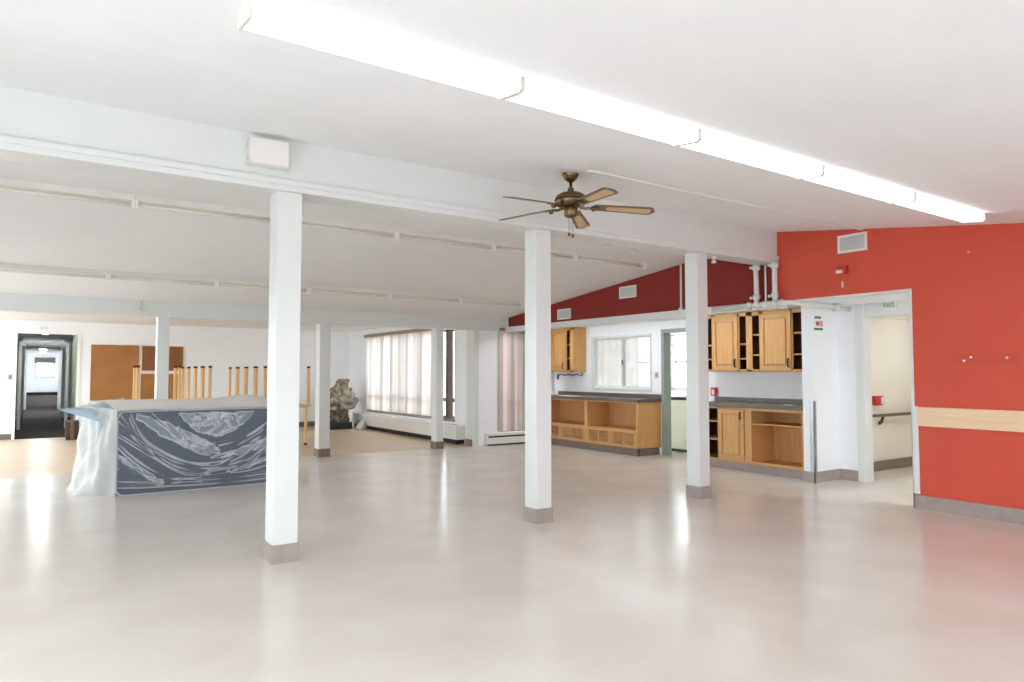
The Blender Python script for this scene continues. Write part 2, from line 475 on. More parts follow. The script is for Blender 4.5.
# red wall base, maple bumper rail, lower corner trim
struct(MB().box(XW - .02, XW, YF, 3.90, 0, .147).box(XW - .02, XW + .14, 3.885, 3.905, 0, .16).build('baseboard_right', M['base'], bevel=.003))
tag(MB().box(XW - .035, XW, YF + .05, 3.83, .912, 1.122).build('bumper_rail', M['maple'], bevel=.006), 'pale wooden bumper board running along the red wall', 'rail')
tag(MB().box(XW - .012, XW, 3.835, 3.908, .16, 1.13).box(XW - .012, XW + .13, 3.897, 3.909, .16, 1.13).build('corner_guard', M['trimwhite'], bevel=.003),
    'white plastic corner guard on the end of the red wall beside the opening', 'corner guard')

# kitchen room shell behind the recess
FX = 13.0
def fwall():
    m = MB()
    oz0, oz1 = 1.08, 2.48
    ys = [5.78, 10.9, 12.0, 12.62, 13.2, 14.1]
    m.box(FX, FX + .12, 5.78, 10.9, 0, 2.55).box(FX, FX + .12, 12.0, 12.62, 0, 2.55).box(FX, FX + .12, 13.2, 14.1, 0, 2.55)
    for y0, y1 in ((10.9, 12.0), (12.62, 13.2)):
        m.box(FX, FX + .12, y0, y1, 0, oz0).box(FX, FX + .12, y0, y1, oz1, 2.55)
    return struct(m.build('wall_kitchen_far', M['white']))
fwall()
struct(MB().box(9.57, 13.1, 14.0, 14.12, 0, 2.55).build('wall_kitchen_side', M['white']))

# far corridor behind the end wall: carpet ramps up gently
CY1 = 44.0
def hz(y): return .33 * (y - YE) / (CY1 - YE)
CX0, CX1 = -.80, .98
m = MB()
m.prism([(YE + .1, -.1), (CY1, -.1), (CY1, hz(CY1)), (YE + .1, 0.002)], 'x', CX0 - .1, CX1 + .1)
struct(m.build('floor_hall', M['carpet']))
struct(MB().box(HX0, HX1, YE, YE + .11, -.1, .003).build('floor_hall_threshold', M['carpet']))
struct(MB().box(CX0 - .1, CX0, YE + .12, CY1, 0, 2.7).build('wall_hall_left', M['white']))
m = MB(); m.box(CX1, CX1 + .1, YE + .12, CY1, 0, 2.7)
struct(m.build('wall_hall_right', M['white']))
struct(MB().box(HX1 - .02, CX1, YE + .14, 22.1, 0, 2.6).build('wall_hall_green', M['hallgreen']))
struct(MB().box(CX0 - .1, CX1 + .1, YE + .12, CY1, 2.56, 2.7).build('ceiling_hall', M['ceilfar']))
ew0, ew1, ez0, ez1 = -.22, .62, 1.25, 2.25
m = MB()
m.box(CX0 - .1, ew0, CY1, CY1 + .1, 0, 2.7).box(ew1, CX1 + .1, CY1, CY1 + .1, 0, 2.7).box(ew0, ew1, CY1, CY1 + .1, 0, ez0).box(ew0, ew1, CY1, CY1 + .1, ez1, 2.7)
struct(m.build('wall_hall_end', M['white']))
struct(MB().box(CX0, CX1, CY1 - .03, CY1, hz(CY1) - .02, hz(CY1) + .16).build('baseboard_hall_end', M['black']))
for i, y in enumerate((22.0, 26.0, 31.0)):
    z0 = hz(y)
    m = MB(); m.box(CX0, -.43 , y, y + .12, 0, 2.57) if False else None
    m.box(-.47, -.40, y, y + .10, z0 - .02, 2.32).box(.56, .63, y, y + .10, z0 - .02, 2.32).box(-.40, .56, y, y + .10, 2.24, 2.32)
    m.box(CX0, -.45, y + .02, y + .08, z0 - .02, 2.57) if i else m
    m.box(.62, CX1, y + .02, y + .08, z0 - .02, 2.57) if i else m
    struct(m.build('trim_%d' % (7 + i), M['trimwhite']))

# ------------------------------------------------------------------ columns
def column(x0, x1, y0, y1, ztop, label, group, bm_):
    t = thing('square_column', ((x0 + x1) / 2, (y0 + y1) / 2, 0), label, 'column', group)
    MB().box(x0, x1, y0, y1, 0.0, ztop).build('column_shaft', M['trimwhite'], t, bevel=.006)
    e = .012
    m = MB()
    m.box(x0 - e, x1 + e, y0 - e, y0, 0, .145).box(x0 - e, x1 + e, y1, y1 + e, 0, .145)
    m.box(x0 - e, x0, y0, y1, 0, .145).box(x1, x1 + e, y0, y1, 0, .145)
    m.build('base_trim', bm_, t, bevel=.002)
    return t
gA = 'white columns under the ridge beam'
column(1.543, 1.74, 5.60, 5.825, 2.966, 'white column nearest the camera, cutting off the right end of the wrapped mattress', gA, M['base'])
column(4.115, 4.305, 5.60, 5.80, 2.966, 'white column in the middle of the front row, below the ceiling fan', gA, M['base'])
column(6.535, 6.715, 5.60, 5.80, 2.966, 'white front row column standing before the kitchen doorway', gA, M['base'])
gB = 'white columns under the back beam'
column(1.52, 1.69, 12.17, 12.40, 2.386, 'white back row column rising behind the wrapped mattress', gB, M['basedark'])
column(4.135, 4.335, 12.18, 12.40, 2.386, 'white back row column between the table leg and the rock fountain', gB, M['basedark'])
column(6.49, 6.65, 12.17, 12.38, 2.386, 'white back row column standing before the wide bright window', gB, M['basedark'])
struct(MB().box(XG - .10, XG + .02, YB + .0, YB + .30, 0.0, 2.386).build('trim_10', M['trimwhite'], bevel=.004))
struct(MB().box(XG - .115, XG + .0, YB + .06, YB + .315, 0.0, .14).build('baseboard_pier', M['basedark']))

# ------------------------------------------------------------------ lit strip lights on the near ceiling
SL = math.atan(.137)
def strip_light(x0, x1, label):
    yc = 2.93
    t = thing('ceiling_strip_light', ((x0 + x1) / 2, yc, zn(yc)), label, 'ceiling light', 'lit strip lights in a row on the near ceiling')
    def sl(y, d): return zn(y) - d
    y0, y1 = 2.825, 3.04
    m = MB(); m.prism([(y0, sl(y0, -.0)), (y1, sl(y1, -.0)), (y1 - .02, sl(y1 - .02, .03)), (y0 + .02, sl(y0 + .02, .03))], 'x', x0 + .01, x1 - .01)
    m.build('housing', M['vent'], t)
    m = MB(); m.prism([(y0 + .002, sl(y0, .012)), (y0 + .002, sl(y0, .062)), (y0 + .02, sl(y0 + .02, .074)), (y1 - .02, sl(y1 - .02, .074)), (y1 - .002, sl(y1, .062)), (y1 - .002, sl(y1, .012))], 'x', x0 + .012, x1 - .012)
    m.build('diffuser', M['lit'], t)
    for a, b in ((x0, x0 + .014), (x1 - .014, x1)):
        m = MB(); m.prism([(y0 - .006, sl(y0, .0)), (y0 - .006, sl(y0, .066)), (y0 + .018, sl(y0 + .018, .082)), (y1 - .018, sl(y1 - .018, .082)), (y1 + .006, sl(y1, .066)), (y1 + .006, sl(y1, .0))], 'x', a, b)
        m.build('end_cap', M['chan'], t)
names = ['lit strip light nearest the camera, cut by the top edge of the photo', 'second lit strip light along the row from the camera, above the fan',
         'third lit strip light along the row, halfway to the red wall', 'fourth lit strip light along the row, one short of the red wall', 'last lit strip light in the row, meeting the red wall']
for i in range(5):
    x0 = .655 + i * 1.337
    strip_light(x0, x0 + 1.333, names[i])

# unlit bare strips under the far slope
def bare_strip(x0, x1, y, label, group):
    z = zf(y)
    t = thing('bare_strip_light', ((x0 + x1) / 2, y, z), label, 'ceiling light', group)
    m = MB(); m.prism([(y - .045, zf(y - .045) + .0), (y - .04, z - .05), (y + .04, z - .058), (y + .045, zf(y + .045))], 'x', x0, x1)
    m.build('channel', M['chan'], t)
    MB().tube([(x0 + .03, y - .01, z - .085), (x1 - .03, y - .01, z - .085)], .016, 10).build('tube', M['tube'], t, smooth=True)
    for xx in (x0 + .012, x1 - .012):
        MB().box(xx - .014, xx + .014, y - .055, y + .03, z - .125, z - .04).build('lamp_holder', M['socket'], t, bevel=.005)
    return t
g1, g2 = 'bare strip lights in the front row under the far slope', 'bare strip lights in the back row under the far slope'
l1 = ['unlit bare strip light in the front row, at the left edge of the photo', 'unlit bare strip light in the front row, left of the nearest column',
      'unlit bare strip light in the front row, just right of the nearest column', 'unlit bare strip light in the front row, left of the middle column',
      'unlit bare strip light in the front row, crossing behind the middle column', 'unlit bare strip light ending the front row, below the fan toward the red gable']
for i in range(6):
    x0 = -.64 + i * 1.335
    bare_strip(x0, x0 + 1.33, 7.33, l1[i], g1)
l2 = ['unlit bare strip light in the back row, above the corridor opening', 'unlit bare strip light in the back row, above the brown boards', 'unlit bare strip light in the back row, passing behind the nearest column',
      'unlit bare strip light in the back row, above the rock fountain', 'unlit bare strip light in the back row, above the wide window', 'unlit bare strip light ending the back row beside the red gable tip']
for i in range(6):
    x0 = -.62 + i * 1.325
    bare_strip(x0, x0 + 1.32, 10.41, l2[i], g2)
t = thing('bare_strip_light', (1.0, 12.9, 2.70), 'unlit strip light on the low back ceiling, half hidden by the back beam', 'ceiling light')
MB().box(-.8, 3.0, 12.86, 12.95, 2.63, 2.70).build('channel', M['chan'], t, bevel=.005)
MB().tube([(-.77, 12.9, 2.60), (2.97, 12.9, 2.60)], .018, 10).build('tube', M['tube'], t, smooth=True)
for x in (-.1, 1.3, 2.98):
    MB().box(x - .014, x + .014, 12.87, 12.94, 2.57, 2.64).build('lamp_holder', M['socket'], t)

# cable raceway on the near ceiling
m = MB(); m.prism([(4.405, zn(4.405) - .018), (4.44, zn(4.44) - .018), (4.44, zn(4.44) + .003), (4.405, zn(4.405) + .003)], 'x', 3.80, XW - .005)
tag(m.build('cable_raceway', M['trimwhite']), 'thin white cable raceway on the near ceiling from the fan to the red wall', 'raceway')

# ------------------------------------------------------------------ ceiling fan
FXc, FYc = 3.835, 4.70
FZ = zn(FYc)
t = thing('ceiling_fan', (FXc, FYc, FZ), 'antique brass ceiling fan with five wooden cane-panelled blades', 'ceiling fan')
c = (FXc, FYc, 0)
MB().lathe([(.072, FZ + .012), (.075, FZ - .012), (.066, FZ - .03), (.05, FZ - .055), (.03, FZ - .075), (.016, FZ - .082)], c).build('canopy', M['brass'], t, smooth=True)
MB().lathe([(.014, FZ - .075), (.014, FZ - .16)], c, 14).build('down_rod', M['brass'], t, smooth=True)
MB().lathe([(.02, FZ - .128), (.03, FZ - .14), (.03, FZ - .152), (.018, FZ - .165)], c, 16).build('rod_collar', M['bladewood'], t, smooth=True)
MZ = FZ - .175
mo = MB().lathe([(.035, MZ + .005), (.10, MZ - .008), (.132, MZ - .03), (.14, MZ - .05), (.14, MZ - .085), (.128, MZ - .105), (.09, MZ - .122), (.05, MZ - .13)], c, 36).build('motor_housing', M['brass'], t, smooth=True)
MB().lathe([(.139, -.078), (.1425, -.076), (.1425, -.060), (.139, -.058)], (FXc, FYc, MZ), 36).build('motor_band', M['dark'], mo, smooth=True)
MB().lathe([(.055, MZ - .125), (.06, MZ - .14), (.06, MZ - .20), (.045, MZ - .215), (.02, MZ - .22)], c).build('switch_housing', M['brass'], t, smooth=True)
BZ = MZ - .115
for k in range(5):
    ang = R(-31 + 72 * k)
    rot = Matrix.Translation((FXc, FYc, BZ)) @ Matrix.Rotation(ang, 4, 'Z') @ Matrix.Rotation(R(3.0), 4, 'Y') @ Matrix.Rotation(R(-13), 4, 'X')
    # bracket arm
    m = MB()
    m.tube([(.08, 0, -.005), (.13, 0, -.016), (.19, .0, -.006)], [.016, .012, .012], 8)
    m.box(.18, .25, -.035, .035, -.012, -.004)
    m.tube([(.19, 0, -.016), (.215, 0, -.018)], .022, 10)
    bmesh.ops.transform(m.bm, matrix=rot, verts=m.bm.verts)
    arm = m.build('blade_bracket', M['brass'], t, smooth=False)
    m = MB()
    w0, w1 = .052, .07
    outline = [(.21, -w0), (.70, -w1), (.725, -w1 * .85), (.755, -.0), (.725, w1 * .85), (.70, w1), (.21, w0), (.20, w0 * .6), (.20, -w0 * .6)]
    m.prism(outline, 'z', -.004, .004)
    bmesh.ops.transform(m.bm, matrix=rot, verts=m.bm.verts)
    bl = m.build('fan_blade', M['bladewood'], t, bevel=.001)
    m = MB()
    i0, i1 = .030, .044
    m.prism([(.33, -i0), (.69, -i1), (.71, -i1 * .7), (.71, i1 * .7), (.69, i1), (.33, i0), (.315, i0 * .6), (.315, -i0 * .6)], 'z', -.0065, .0065)
    bmesh.ops.transform(m.bm, matrix=rot, verts=m.bm.verts)
    m.build('cane_panel', M['cane'], bl)
for dx, zz in ((-.02, .15), (.022, .16)):
    MB().tube([(FXc + dx, FYc, MZ - .21), (FXc + dx, FYc, MZ - .21 - zz)], .0022, 6).ball((FXc + dx, FYc, MZ - .22 - zz), .014, 2, (1, 1, 1.3)).build('pull_chain', M['brass'], t)

# ------------------------------------------------------------------ things on the ridge beam
t = thing('wall_speaker', (1.43, YR0, 3.12), 'boxy off-white speaker mounted high on the ridge beam', 'speaker')
MB().box(1.29, 1.595, 5.47, YR0, 3.122, 3.335).build('speaker_case', M['chan'], t, bevel=.012)
MB().box(1.31, 1.585, 5.463, 5.472, 3.135, 3.322).build('speaker_grille', M['vent'], t, bevel=.003)
for z in (3.17, 3.27):
    MB().tube([(1.29, 5.53, z), (1.282, 5.53, z)], .008, 8).build('screw', M['switch'], t)

# sprinkler pipework at the wall end of the beam
t = thing('sprinkler_pipe', (8.0, 5.75, 2.43), 'white sprinkler pipework dropping from the beam end along the header', 'pipe')
PXx = XW - .075
for y in (5.86, 5.575):
    r_ = MB().tube([(PXx, y, 2.44), (PXx, y, 2.99)], .035, 14).build('riser', M['trimwhite'], t, smooth=True)
    for z, rr in ((2.93, .056), (2.53, .05)):
        MB().lathe([(rr * .75, -.035), (rr, -.02), (rr, .02), (rr * .75, .035)], (PXx, y, z), 14).build('coupling', M['trimwhite'], r_, smooth=True)
    for z in (2.935, 2.52):
        for sgn in (-1, 1):
            MB().ball((PXx - .045, y + sgn * .055, z), .022, 2).build('coupling_bolt', M['trimwhite'], r_, smooth=True)
MB().tube([(PXx, 5.715, 2.44), (PXx, 5.715, 2.985)], .013, 10).build('drain_line', M['trimwhite'], t, smooth=True)
MB().tube([(PXx, 6.6, 2.42), (PXx, 5.45, 2.42), (PXx + .03, 5.37, 2.42), (PXx + .1, 5.33, 2.41), (9.38, 5.33, 2.395)], .034, 14).build('branch_pipe', M['trimwhite'], t, smooth=True)
for y in (5.98, 5.86, 5.715, 5.575, 5.48):
    MB().tube([(PXx, y - .04, 2.42), (PXx, y - .015, 2.42), (PXx, y + .015, 2.42), (PXx, y + .04, 2.42)], [.042, .052, .052, .042], 14).ball((PXx - .05, y, 2.375), .026, 2).build('elbow', M['trimwhite'], t, smooth=True)
MB().tube([(9.02, 5.33, 2.40), (9.10, 5.33, 2.40)], .055, 12).build('coupling', M['trimwhite'], t, smooth=True)

tag(MB().tube([(XW - .018, 7.25, 2.45), (XW - .018, 7.25, 3.17)], .016, 10).box(XW - .04, XW - .0, 7.22, 7.28, 2.452, 2.50).build('conduit', M['trimwhite']),
    'thin white vertical conduit crossing the dark red gable', 'conduit')
def sprinkler(x, y, z, label):
    t = thing('fire_sprinkler', (x, y, z), label, 'sprinkler', 'small white sprinkler heads')
    MB().lathe([(.035, .01), (.035, -.008), (.015, -.02), (.012, -.05)], (x, y, z), 14).build('escutcheon', M['socket'], t, smooth=True)
    MB().lathe([(.012, -.045), (.03, -.06), (.034, -.075), (.02, -.085)], (x, y, z), 14).build('deflector', M['socket'], t, smooth=True)
sprinkler(6.14, 6.75, zf(6.75), 'white sprinkler head on the far slope, left one of the pair below the fan')
sprinkler(6.68, 6.87, zf(6.87), 'white sprinkler head on the far slope, right one of the pair below the fan')
sprinkler(6.98, 5.72, 2.967, 'white sprinkler head under the ridge beam, right of the last column')
t = thing('fire_sprinkler', (1.28, YB, 2.56), 'small grey sidewall sprinkler hanging in front of the back beam', 'sprinkler')
MB().tube([(1.28, YB - .06, 2.62), (1.28, YB - .05, 2.55), (1.28, YB - .01, 2.545)], .012, 8).build('sprinkler_arm', M['switch'], t)
MB().lathe([(.012, .03), (.04, .01), (.045, -.01), (.015, -.03)], (1.28, YB - .06, 2.50), 12).build('deflector', M['switch'], t)

# ------------------------------------------------------------------ red wall fittings
def vent(y0, y1, z0, z1, label, grp, tilt=False):
    t = thing('air_vent', (XW, (y0 + y1) / 2, z0), label, 'air vent', grp)
    f = .028
    MB().box(XW - .022, XW, y0, y1, z0, z0 + f).box(XW - .022, XW, y0, y1, z1 - f, z1).box(XW - .022, XW, y0, y0 + f, z0 + f, z1 - f).box(XW - .022, XW, y1 - f, y1, z0 + f, z1 - f).build('vent_frame', M['vent'], t, bevel=.003)
    m = MB()
    n = 9
    for k in range(n):
        z = z0 + f + (k + .5) * (z1 - z0 - 2 * f) / n
        m.box(XW - .014, XW - .002, y0 + f, y1 - f, z - .007, z + .009)
    m.box(XW - .004, XW, y0 + f, y1 - f, z0 + f, z1 - f)
    m.build('louvres', M['ventgrey'], t)
gv = 'white air vents on the red gable wall'
vent(4.36, 4.725, 2.965, 3.185, 'white air vent high on the bright red wall above the alarm strobe', gv)
vent(8.22, 8.62, 2.755, 2.955, 'white air vent on the dark red gable, midway along', gv)
vent(9.93, 10.32, 2.505, 2.70, 'white air vent low on the dark red gable above the left cupboard', gv)
t = thing('fire_alarm_strobe', (XW, 4.66, 2.70), 'red fire alarm strobe on the red wall above the passage opening', 'fire alarm')
MB().box(XW - .05, XW, 4.61, 4.72, 2.705, 2.81).build('alarm_body', M['redplastic'], t, bevel=.012)
MB().box(XW - .085, XW - .048, 4.635, 4.72, 2.715, 2.755).build('strobe_lens', M['lens'], t, bevel=.008)
MB().box(XW - .06, XW - .045, 4.625, 4.66, 2.765, 2.80).build('sounder', M['redplastic'], t, bevel=.004)
tag(MB().box(XW - .02, XW, 4.665, 4.685, 2.545, 2.62).build('sensor', M['trimwhite'], bevel=.005), 'tiny white upright sensor between the alarm strobe and the opening', 'sensor')
t = thing('mounting_strip', (XW, 3.23, 1.61), 'red painted mounting strip left on the red wall above the bumper board', 'mounting strip')
MB().box(XW - .014, XW, 2.90, 3.54, 1.615, 1.69).build('strip_board', M['red'], t, bevel=.003)
for y, z in ((3.285, 1.667), (3.35, 1.63), (2.955, 1.655)):
    MB().tube([(XW - .014, y, z), (XW - .02, y, z)], .012, 10).build('screw_anchor', M['paper'], t)
tag(MB().tube([(XW, 3.28, 2.78), (XW - .014, 3.28, 2.78)], .013, 10).build('wall_hook', M['pink']), 'tiny pale hook stub high on the bright red wall', 'hook')

# passage fittings
tag(MB().box(8.772, 8.782, 5.522, 5.585, .15, 1.115).box(8.772, 8.835, 5.522, 5.531, .15, 1.115).build('corner_guard', M['steel'], bevel=.002), 'brushed steel corner guard on the white pillar beside the oak cupboards', 'corner guard')
t = thing('poster', (8.93, 5.53, 2.08), 'small paper notice with pink and green print on the white pillar', 'notice')
MB().box(8.815, 9.05, 5.522, 5.53, 2.075, 2.30).build('sheet', M['paper'], t)
MB().box(8.83, 8.985, 5.519, 5.522, 2.255, 2.275).box(8.85, 9.0, 5.519, 5.522, 2.275, 2.287).build('heading', M['ink'], t)
MB().box(8.86, 9.03, 5.519, 5.522, 2.15, 2.225).build('picture', M['pink'], t)
MB().box(8.865, 8.93, 5.516, 5.519, 2.165, 2.205).build('picture_mark', M['ink'], t)
MB().box(8.825, 9.03, 5.519, 5.522, 2.095, 2.125).build('footer', M['greenink'], t)
t = thing('exit_sign', (9.40, 4.77, 2.34), 'small EXIT sign on the white header over the passage', 'sign')
MB().box(9.365, 9.40, 4.685, 4.855, 2.355, 2.455).build('sign_case', M['sign'], t, bevel=.004)
tx = bpy.data.curves.new('exit_text', 'FONT'); tx.body = 'EXIT'; tx.size = .075; tx.align_x = 'CENTER'; tx.align_y = 'CENTER'; tx.extrude = .002
_tmp = bpy.data.objects.new('lettering_curve', tx); COL.objects.link(_tmp)
_me = bpy.data.meshes.new_from_object(_tmp.evaluated_get(bpy.context.evaluated_depsgraph_get()))
bpy.data.objects.remove(_tmp)
txo = bpy.data.objects.new('lettering', _me); COL.objects.link(txo); _me.materials.clear(); _me.materials.append(M['signink'])
txo.parent = t; txo.location = (9.362 - 9.40, 0, 2.405 - 2.34); txo.rotation_euler = (R(90), 0, R(-90))
def pull_station(bx, lensbx, label):
    t = thing('fire_pull_station', ((bx[0] + bx[1]) / 2, (bx[2] + bx[3]) / 2, bx[4]), label, 'fire alarm')
    MB().box(*bx).build('alarm_body', M['redplastic'], t, bevel=.01)
    MB().box(*lensbx).build('pull_handle', M['lens'], t, bevel=.005)
pull_station((10.53, 10.76, 5.60, 5.66, 1.005, 1.15), (10.68, 10.78, 5.585, 5.61, 1.025, 1.13), 'red fire alarm box with white front on the corridor wall above the handrail')
pull_station((XK - .06, XK, 7.69, 7.80, 1.115, 1.255), (XK - .075, XK - .058, 7.71, 7.765, 1.135, 1.22), 'red fire alarm box on the wall just above the dark kitchen worktop')
t = thing('handrail', (11.2, 5.6, .80), 'brown wooden handrail on brackets along the corridor wall', 'handrail')
MB().box(9.65, 13.0, 5.56, 5.605, .83, .875).build('rail_bar', M['rail'], t, bevel=.008)
for x in (10.72, 12.2):
    MB().tube([(x, 5.66, .72), (x, 5.62, .75), (x, 5.59, .835)], [.03, .026, .02], 8).build('bracket', M['darkwood'], t)
t = thing('added_kitchen_lamp', (11.6, 9.4, 2.455), 'round ceiling lamp added unseen in the kitchen to brighten it', 'ceiling light')  # unseen lamp added to brighten the kitchen
MB().lathe([(.17, 0), (.17, -.02), (.15, -.03)], (11.6, 9.4, 2.455)).build('lamp_base', M['vent'], t)
MB().lathe([(.15, -.03), (.13, -.05), (.06, -.06)], (11.6, 9.4, 2.455)).build('lamp_shade', M['litpass'], t)
t = thing('added_corridor_lamp', (8.95, 2.6, 2.455), 'round ceiling lamp added unseen behind the red wall to light the passage', 'ceiling light')  # unseen lamp added to light the passage and the pillar
MB().lathe([(.17, 0), (.17, -.03), (.15, -.05)], (8.95, 2.6, 2.455)).build('lamp_base', M['vent'], t)
MB().lathe([(.15, -.045), (.13, -.08), (.06, -.10)], (8.95, 2.6, 2.455)).build('lamp_shade', M['litpass'], t)
for i in range(4):  # unseen strip lights added to brighten the kitchen recess
    y = 6.15 + i * 1.42
    t = thing('added_recess_light', (8.42, y + .65, 2.455), 'strip light added unseen behind the white header, ' + ('above the cupboards by the pillar', 'before the kitchen doorway', 'before the pass-through window', 'by the pinkish blind')[i], 'ceiling light', 'strip lights added behind the white header')
    MB().box(8.34, 8.50, y, y + 1.34, 2.43, 2.455).build('housing', M['vent'], t)
    MB().box(8.35, 8.49, y + .02, y + 1.32, 2.402, 2.431).build('diffuser', M['litdown'], t, bevel=.008)
t = thing('added_corridor_lamp', (11.2, 4.7, 2.455), 'round ceiling lamp added unseen in the side corridor to brighten it', 'ceiling light')  # unseen lamp added to brighten the corridor wall
MB().lathe([(.17, 0), (.17, -.03), (.15, -.05)], (11.2, 4.7, 2.455)).build('lamp_base', M['vent'], t)
MB().lathe([(.15, -.045), (.13, -.08), (.06, -.10)], (11.2, 4.7, 2.455)).build('lamp_shade', M['litsmall'], t)
for y in (21.0, 29.0, 36.0, 42.0):
    t = thing('hall_lamp', (.09, y, 2.56), {21.0: 'lit ceiling lamp nearest the corridor opening', 29.0: 'lit ceiling lamp second from the far corridor opening', 36.0: 'lit ceiling lamp third from the far corridor opening', 42.0: 'ceiling lamp added deepest in the far corridor to light its end wall'}[y], 'ceiling light', 'lamps down the far corridor')  # the deepest lamp is added to light the end wall
    MB().lathe([(.15, 0), (.15, -.03), (.13, -.045)], (.09, y, 2.56)).build('lamp_base', M['vent'], t)
    MB().lathe([(.13, -.04), (.11, -.07), (.05, -.085)], (.09, y, 2.56)).build('lamp_shade', M['litmid'] if y < 25 else M['lithall'], t)

# ------------------------------------------------------------------ kitchen recess: cupboards
def door_panel(x, y0, y1, z0, z1, parent, hy, hz0, hz1):
    """raised-panel oak door facing -x at plane x"""
    m = MB(); f = .065
    m.box(x - .02, x, y0, y1, z0, z0 + f).box(x - .02, x, y0, y1, z1 - f, z1).box(x - .02, x, y0, y0 + f, z0 + f, z1 - f).box(x - .02, x, y1 - f, y1, z0 + f, z1 - f)
    m.box(x - .003, x, y0 + f, y1 - f, z0 + f, z1 - f)
    d = m.build('cabinet_door', M['oak'], parent, bevel=.003)
    MB().box(x - .022, x - .002, y0 + f + .022, y1 - f - .022, z0 + f + .022, z1 - f - .022).build('raised_panel', M['oak'], d, bevel=.017)
    MB().tube([(x - .02, hy, hz0), (x - .045, hy, hz0 + .012), (x - .045, hy, hz1 - .012), (x - .02, hy, hz1)], .011, 8).build('handle', M['dark'], d)
    return d

def carcass(x0, x1, y0, y1, z0, z1, parent, lining, ends=True, top=True):
    t_ = .02
    m = MB()
    m.box(x0 + .02, x1, y0, y0 + t_, z0, z1).box(x0 + .02, x1, y1 - t_, y1, z0, z1).box(x0 + .02, x1, y0 + t_, y1 - t_, z0, z0 + t_)
    if top: m.box(x0 + .02, x1, y0 + t_, y1 - t_, z1 - t_, z1)
    m.build('carcass', M['oak'], parent)
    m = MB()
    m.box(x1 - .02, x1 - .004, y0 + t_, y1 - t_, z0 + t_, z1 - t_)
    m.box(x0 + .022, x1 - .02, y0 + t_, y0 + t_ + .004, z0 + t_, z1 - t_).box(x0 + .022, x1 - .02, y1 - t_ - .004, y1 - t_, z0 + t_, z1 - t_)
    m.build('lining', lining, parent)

def frame(x, bars, parent):
    m = MB()
    for (y0, y1, z0, z1) in bars: m.box(x, x + .02, y0, y1, z0, z1)
    return m.build('face_frame', M['oak'], parent, bevel=.002)

XF, XU = 8.85, 9.10
ga = 'oak base cupboards with grey worktops'
gu = 'oak wall cupboards with missing doors'
# --- right base units
y0, y1 = 5.72, 6.64
t = thing('base_cabinet', (XF, (y0 + y1) / 2, 0), 'doorless oak base cupboard with one high shelf, next to the white pillar', 'cabinet', ga)
carcass(XF, XK, y0, y1, .135, .97, t, M['oakin'])
frame(XF, [(y0, y0 + .04, .135, .97), (y1 - .05, y1, .135, .97), (y0 + .04, y1 - .05, .135, .18), (y0 + .04, y1 - .05, .93, .97)], t)
MB().box(XF + .03, XK - .02, y0 + .024, y1 - .024, .725, .745).build('shelf', M['oak'], t)
MB().box(XF + .07, XF + .09, y0, y1, 0, .135).build('kick_board', M['base'], t)
y0, y1 = 6.642, 7.74
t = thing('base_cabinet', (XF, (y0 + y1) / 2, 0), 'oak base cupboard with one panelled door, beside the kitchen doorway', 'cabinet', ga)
carcass(XF, XK, y0, y1, .135, .97, t, M['liningshade'])
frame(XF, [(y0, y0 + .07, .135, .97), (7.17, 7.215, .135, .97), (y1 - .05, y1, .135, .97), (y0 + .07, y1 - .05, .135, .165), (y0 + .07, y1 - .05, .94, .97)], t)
for z in (.725, .44):
    MB().box(XF + .03, XK - .02, y0 + .024, y1 - .024, z, z + .02).build('shelf', M['oak'], t)
door_panel(XF, 6.715, 7.19, .165, .945, t, 6.77, .80, .90)
MB().box(XF + .07, XF + .09, y0, y1, 0, .135).build('kick_board', M['base'], t)
t = thing('countertop', (9.12, 6.7, .97), 'grey-brown worktop over the right hand oak base cupboards', 'countertop', 'grey-brown worktops')
MB().box(XF - .035, XK, 5.70, 7.75, .972, 1.03).build('worktop', M['lam'], t, bevel=.006)
MB().box(XK - .02, XK, 5.70, 7.75, 1.03, 1.105).build('backsplash', M['lam'], t, bevel=.004)
tag(MB().box(9.02, 9.10, 6.02, 6.16, 1.03, 1.036).build('paper_scrap', M['paper']), 'small white scrap lying on the worktop near the pillar', 'paper')
# --- right wall units
def wall_unit(y0, y1, z0, z1, bays, door, shelves, label, hy):
    t = thing('wall_cabinet', (XU, (y0 + y1) / 2, z0), label, 'cabinet', gu)
    carcass(XU, XK, y0, y1, z0, z1, t, M['liningshade'])
    frame(XU, [(a, b, z0, z1) for a, b in bays] + [(y0, y1, z0, z0 + .035), (y0, y1, z1 - .06, z1)], t)
    for z in shelves:
        MB().box(XU + .03, XK - .02, y0 + .024, y1 - .024, z, z + .02).build('shelf', M['oak'], t)
    door_panel(XU, door[0], door[1], z0 + .02, z1 - .045, t, hy, z0 + .07, z0 + .19)
    return t
wall_unit(5.72, 6.80, 1.52, 2.445, [(5.72, 5.76), (6.04, 6.08), (6.56, 6.61), (6.74, 6.80)], (6.06, 6.585), (2.08, 1.765), 'oak wall cupboard with a single middle door, next to the white pillar', 6.10)
wall_unit(6.802, 7.74, 1.525, 2.45, [(6.802, 6.85), (6.98, 7.02), (7.47, 7.52), (7.69, 7.74)], (7.0, 7.49), (1.945, 1.715), 'oak wall cupboard with a single middle door, partly behind the front column', 7.04)
wall_unit(11.09, 12.18, 1.525, 2.45, [(11.09, 11.20), (11.32, 11.36), (11.80, 11.84), (12.13, 12.18)], (11.35, 11.81), (2.09, 1.80), 'oak wall cupboard left of the sliding pass-through window', 11.40)
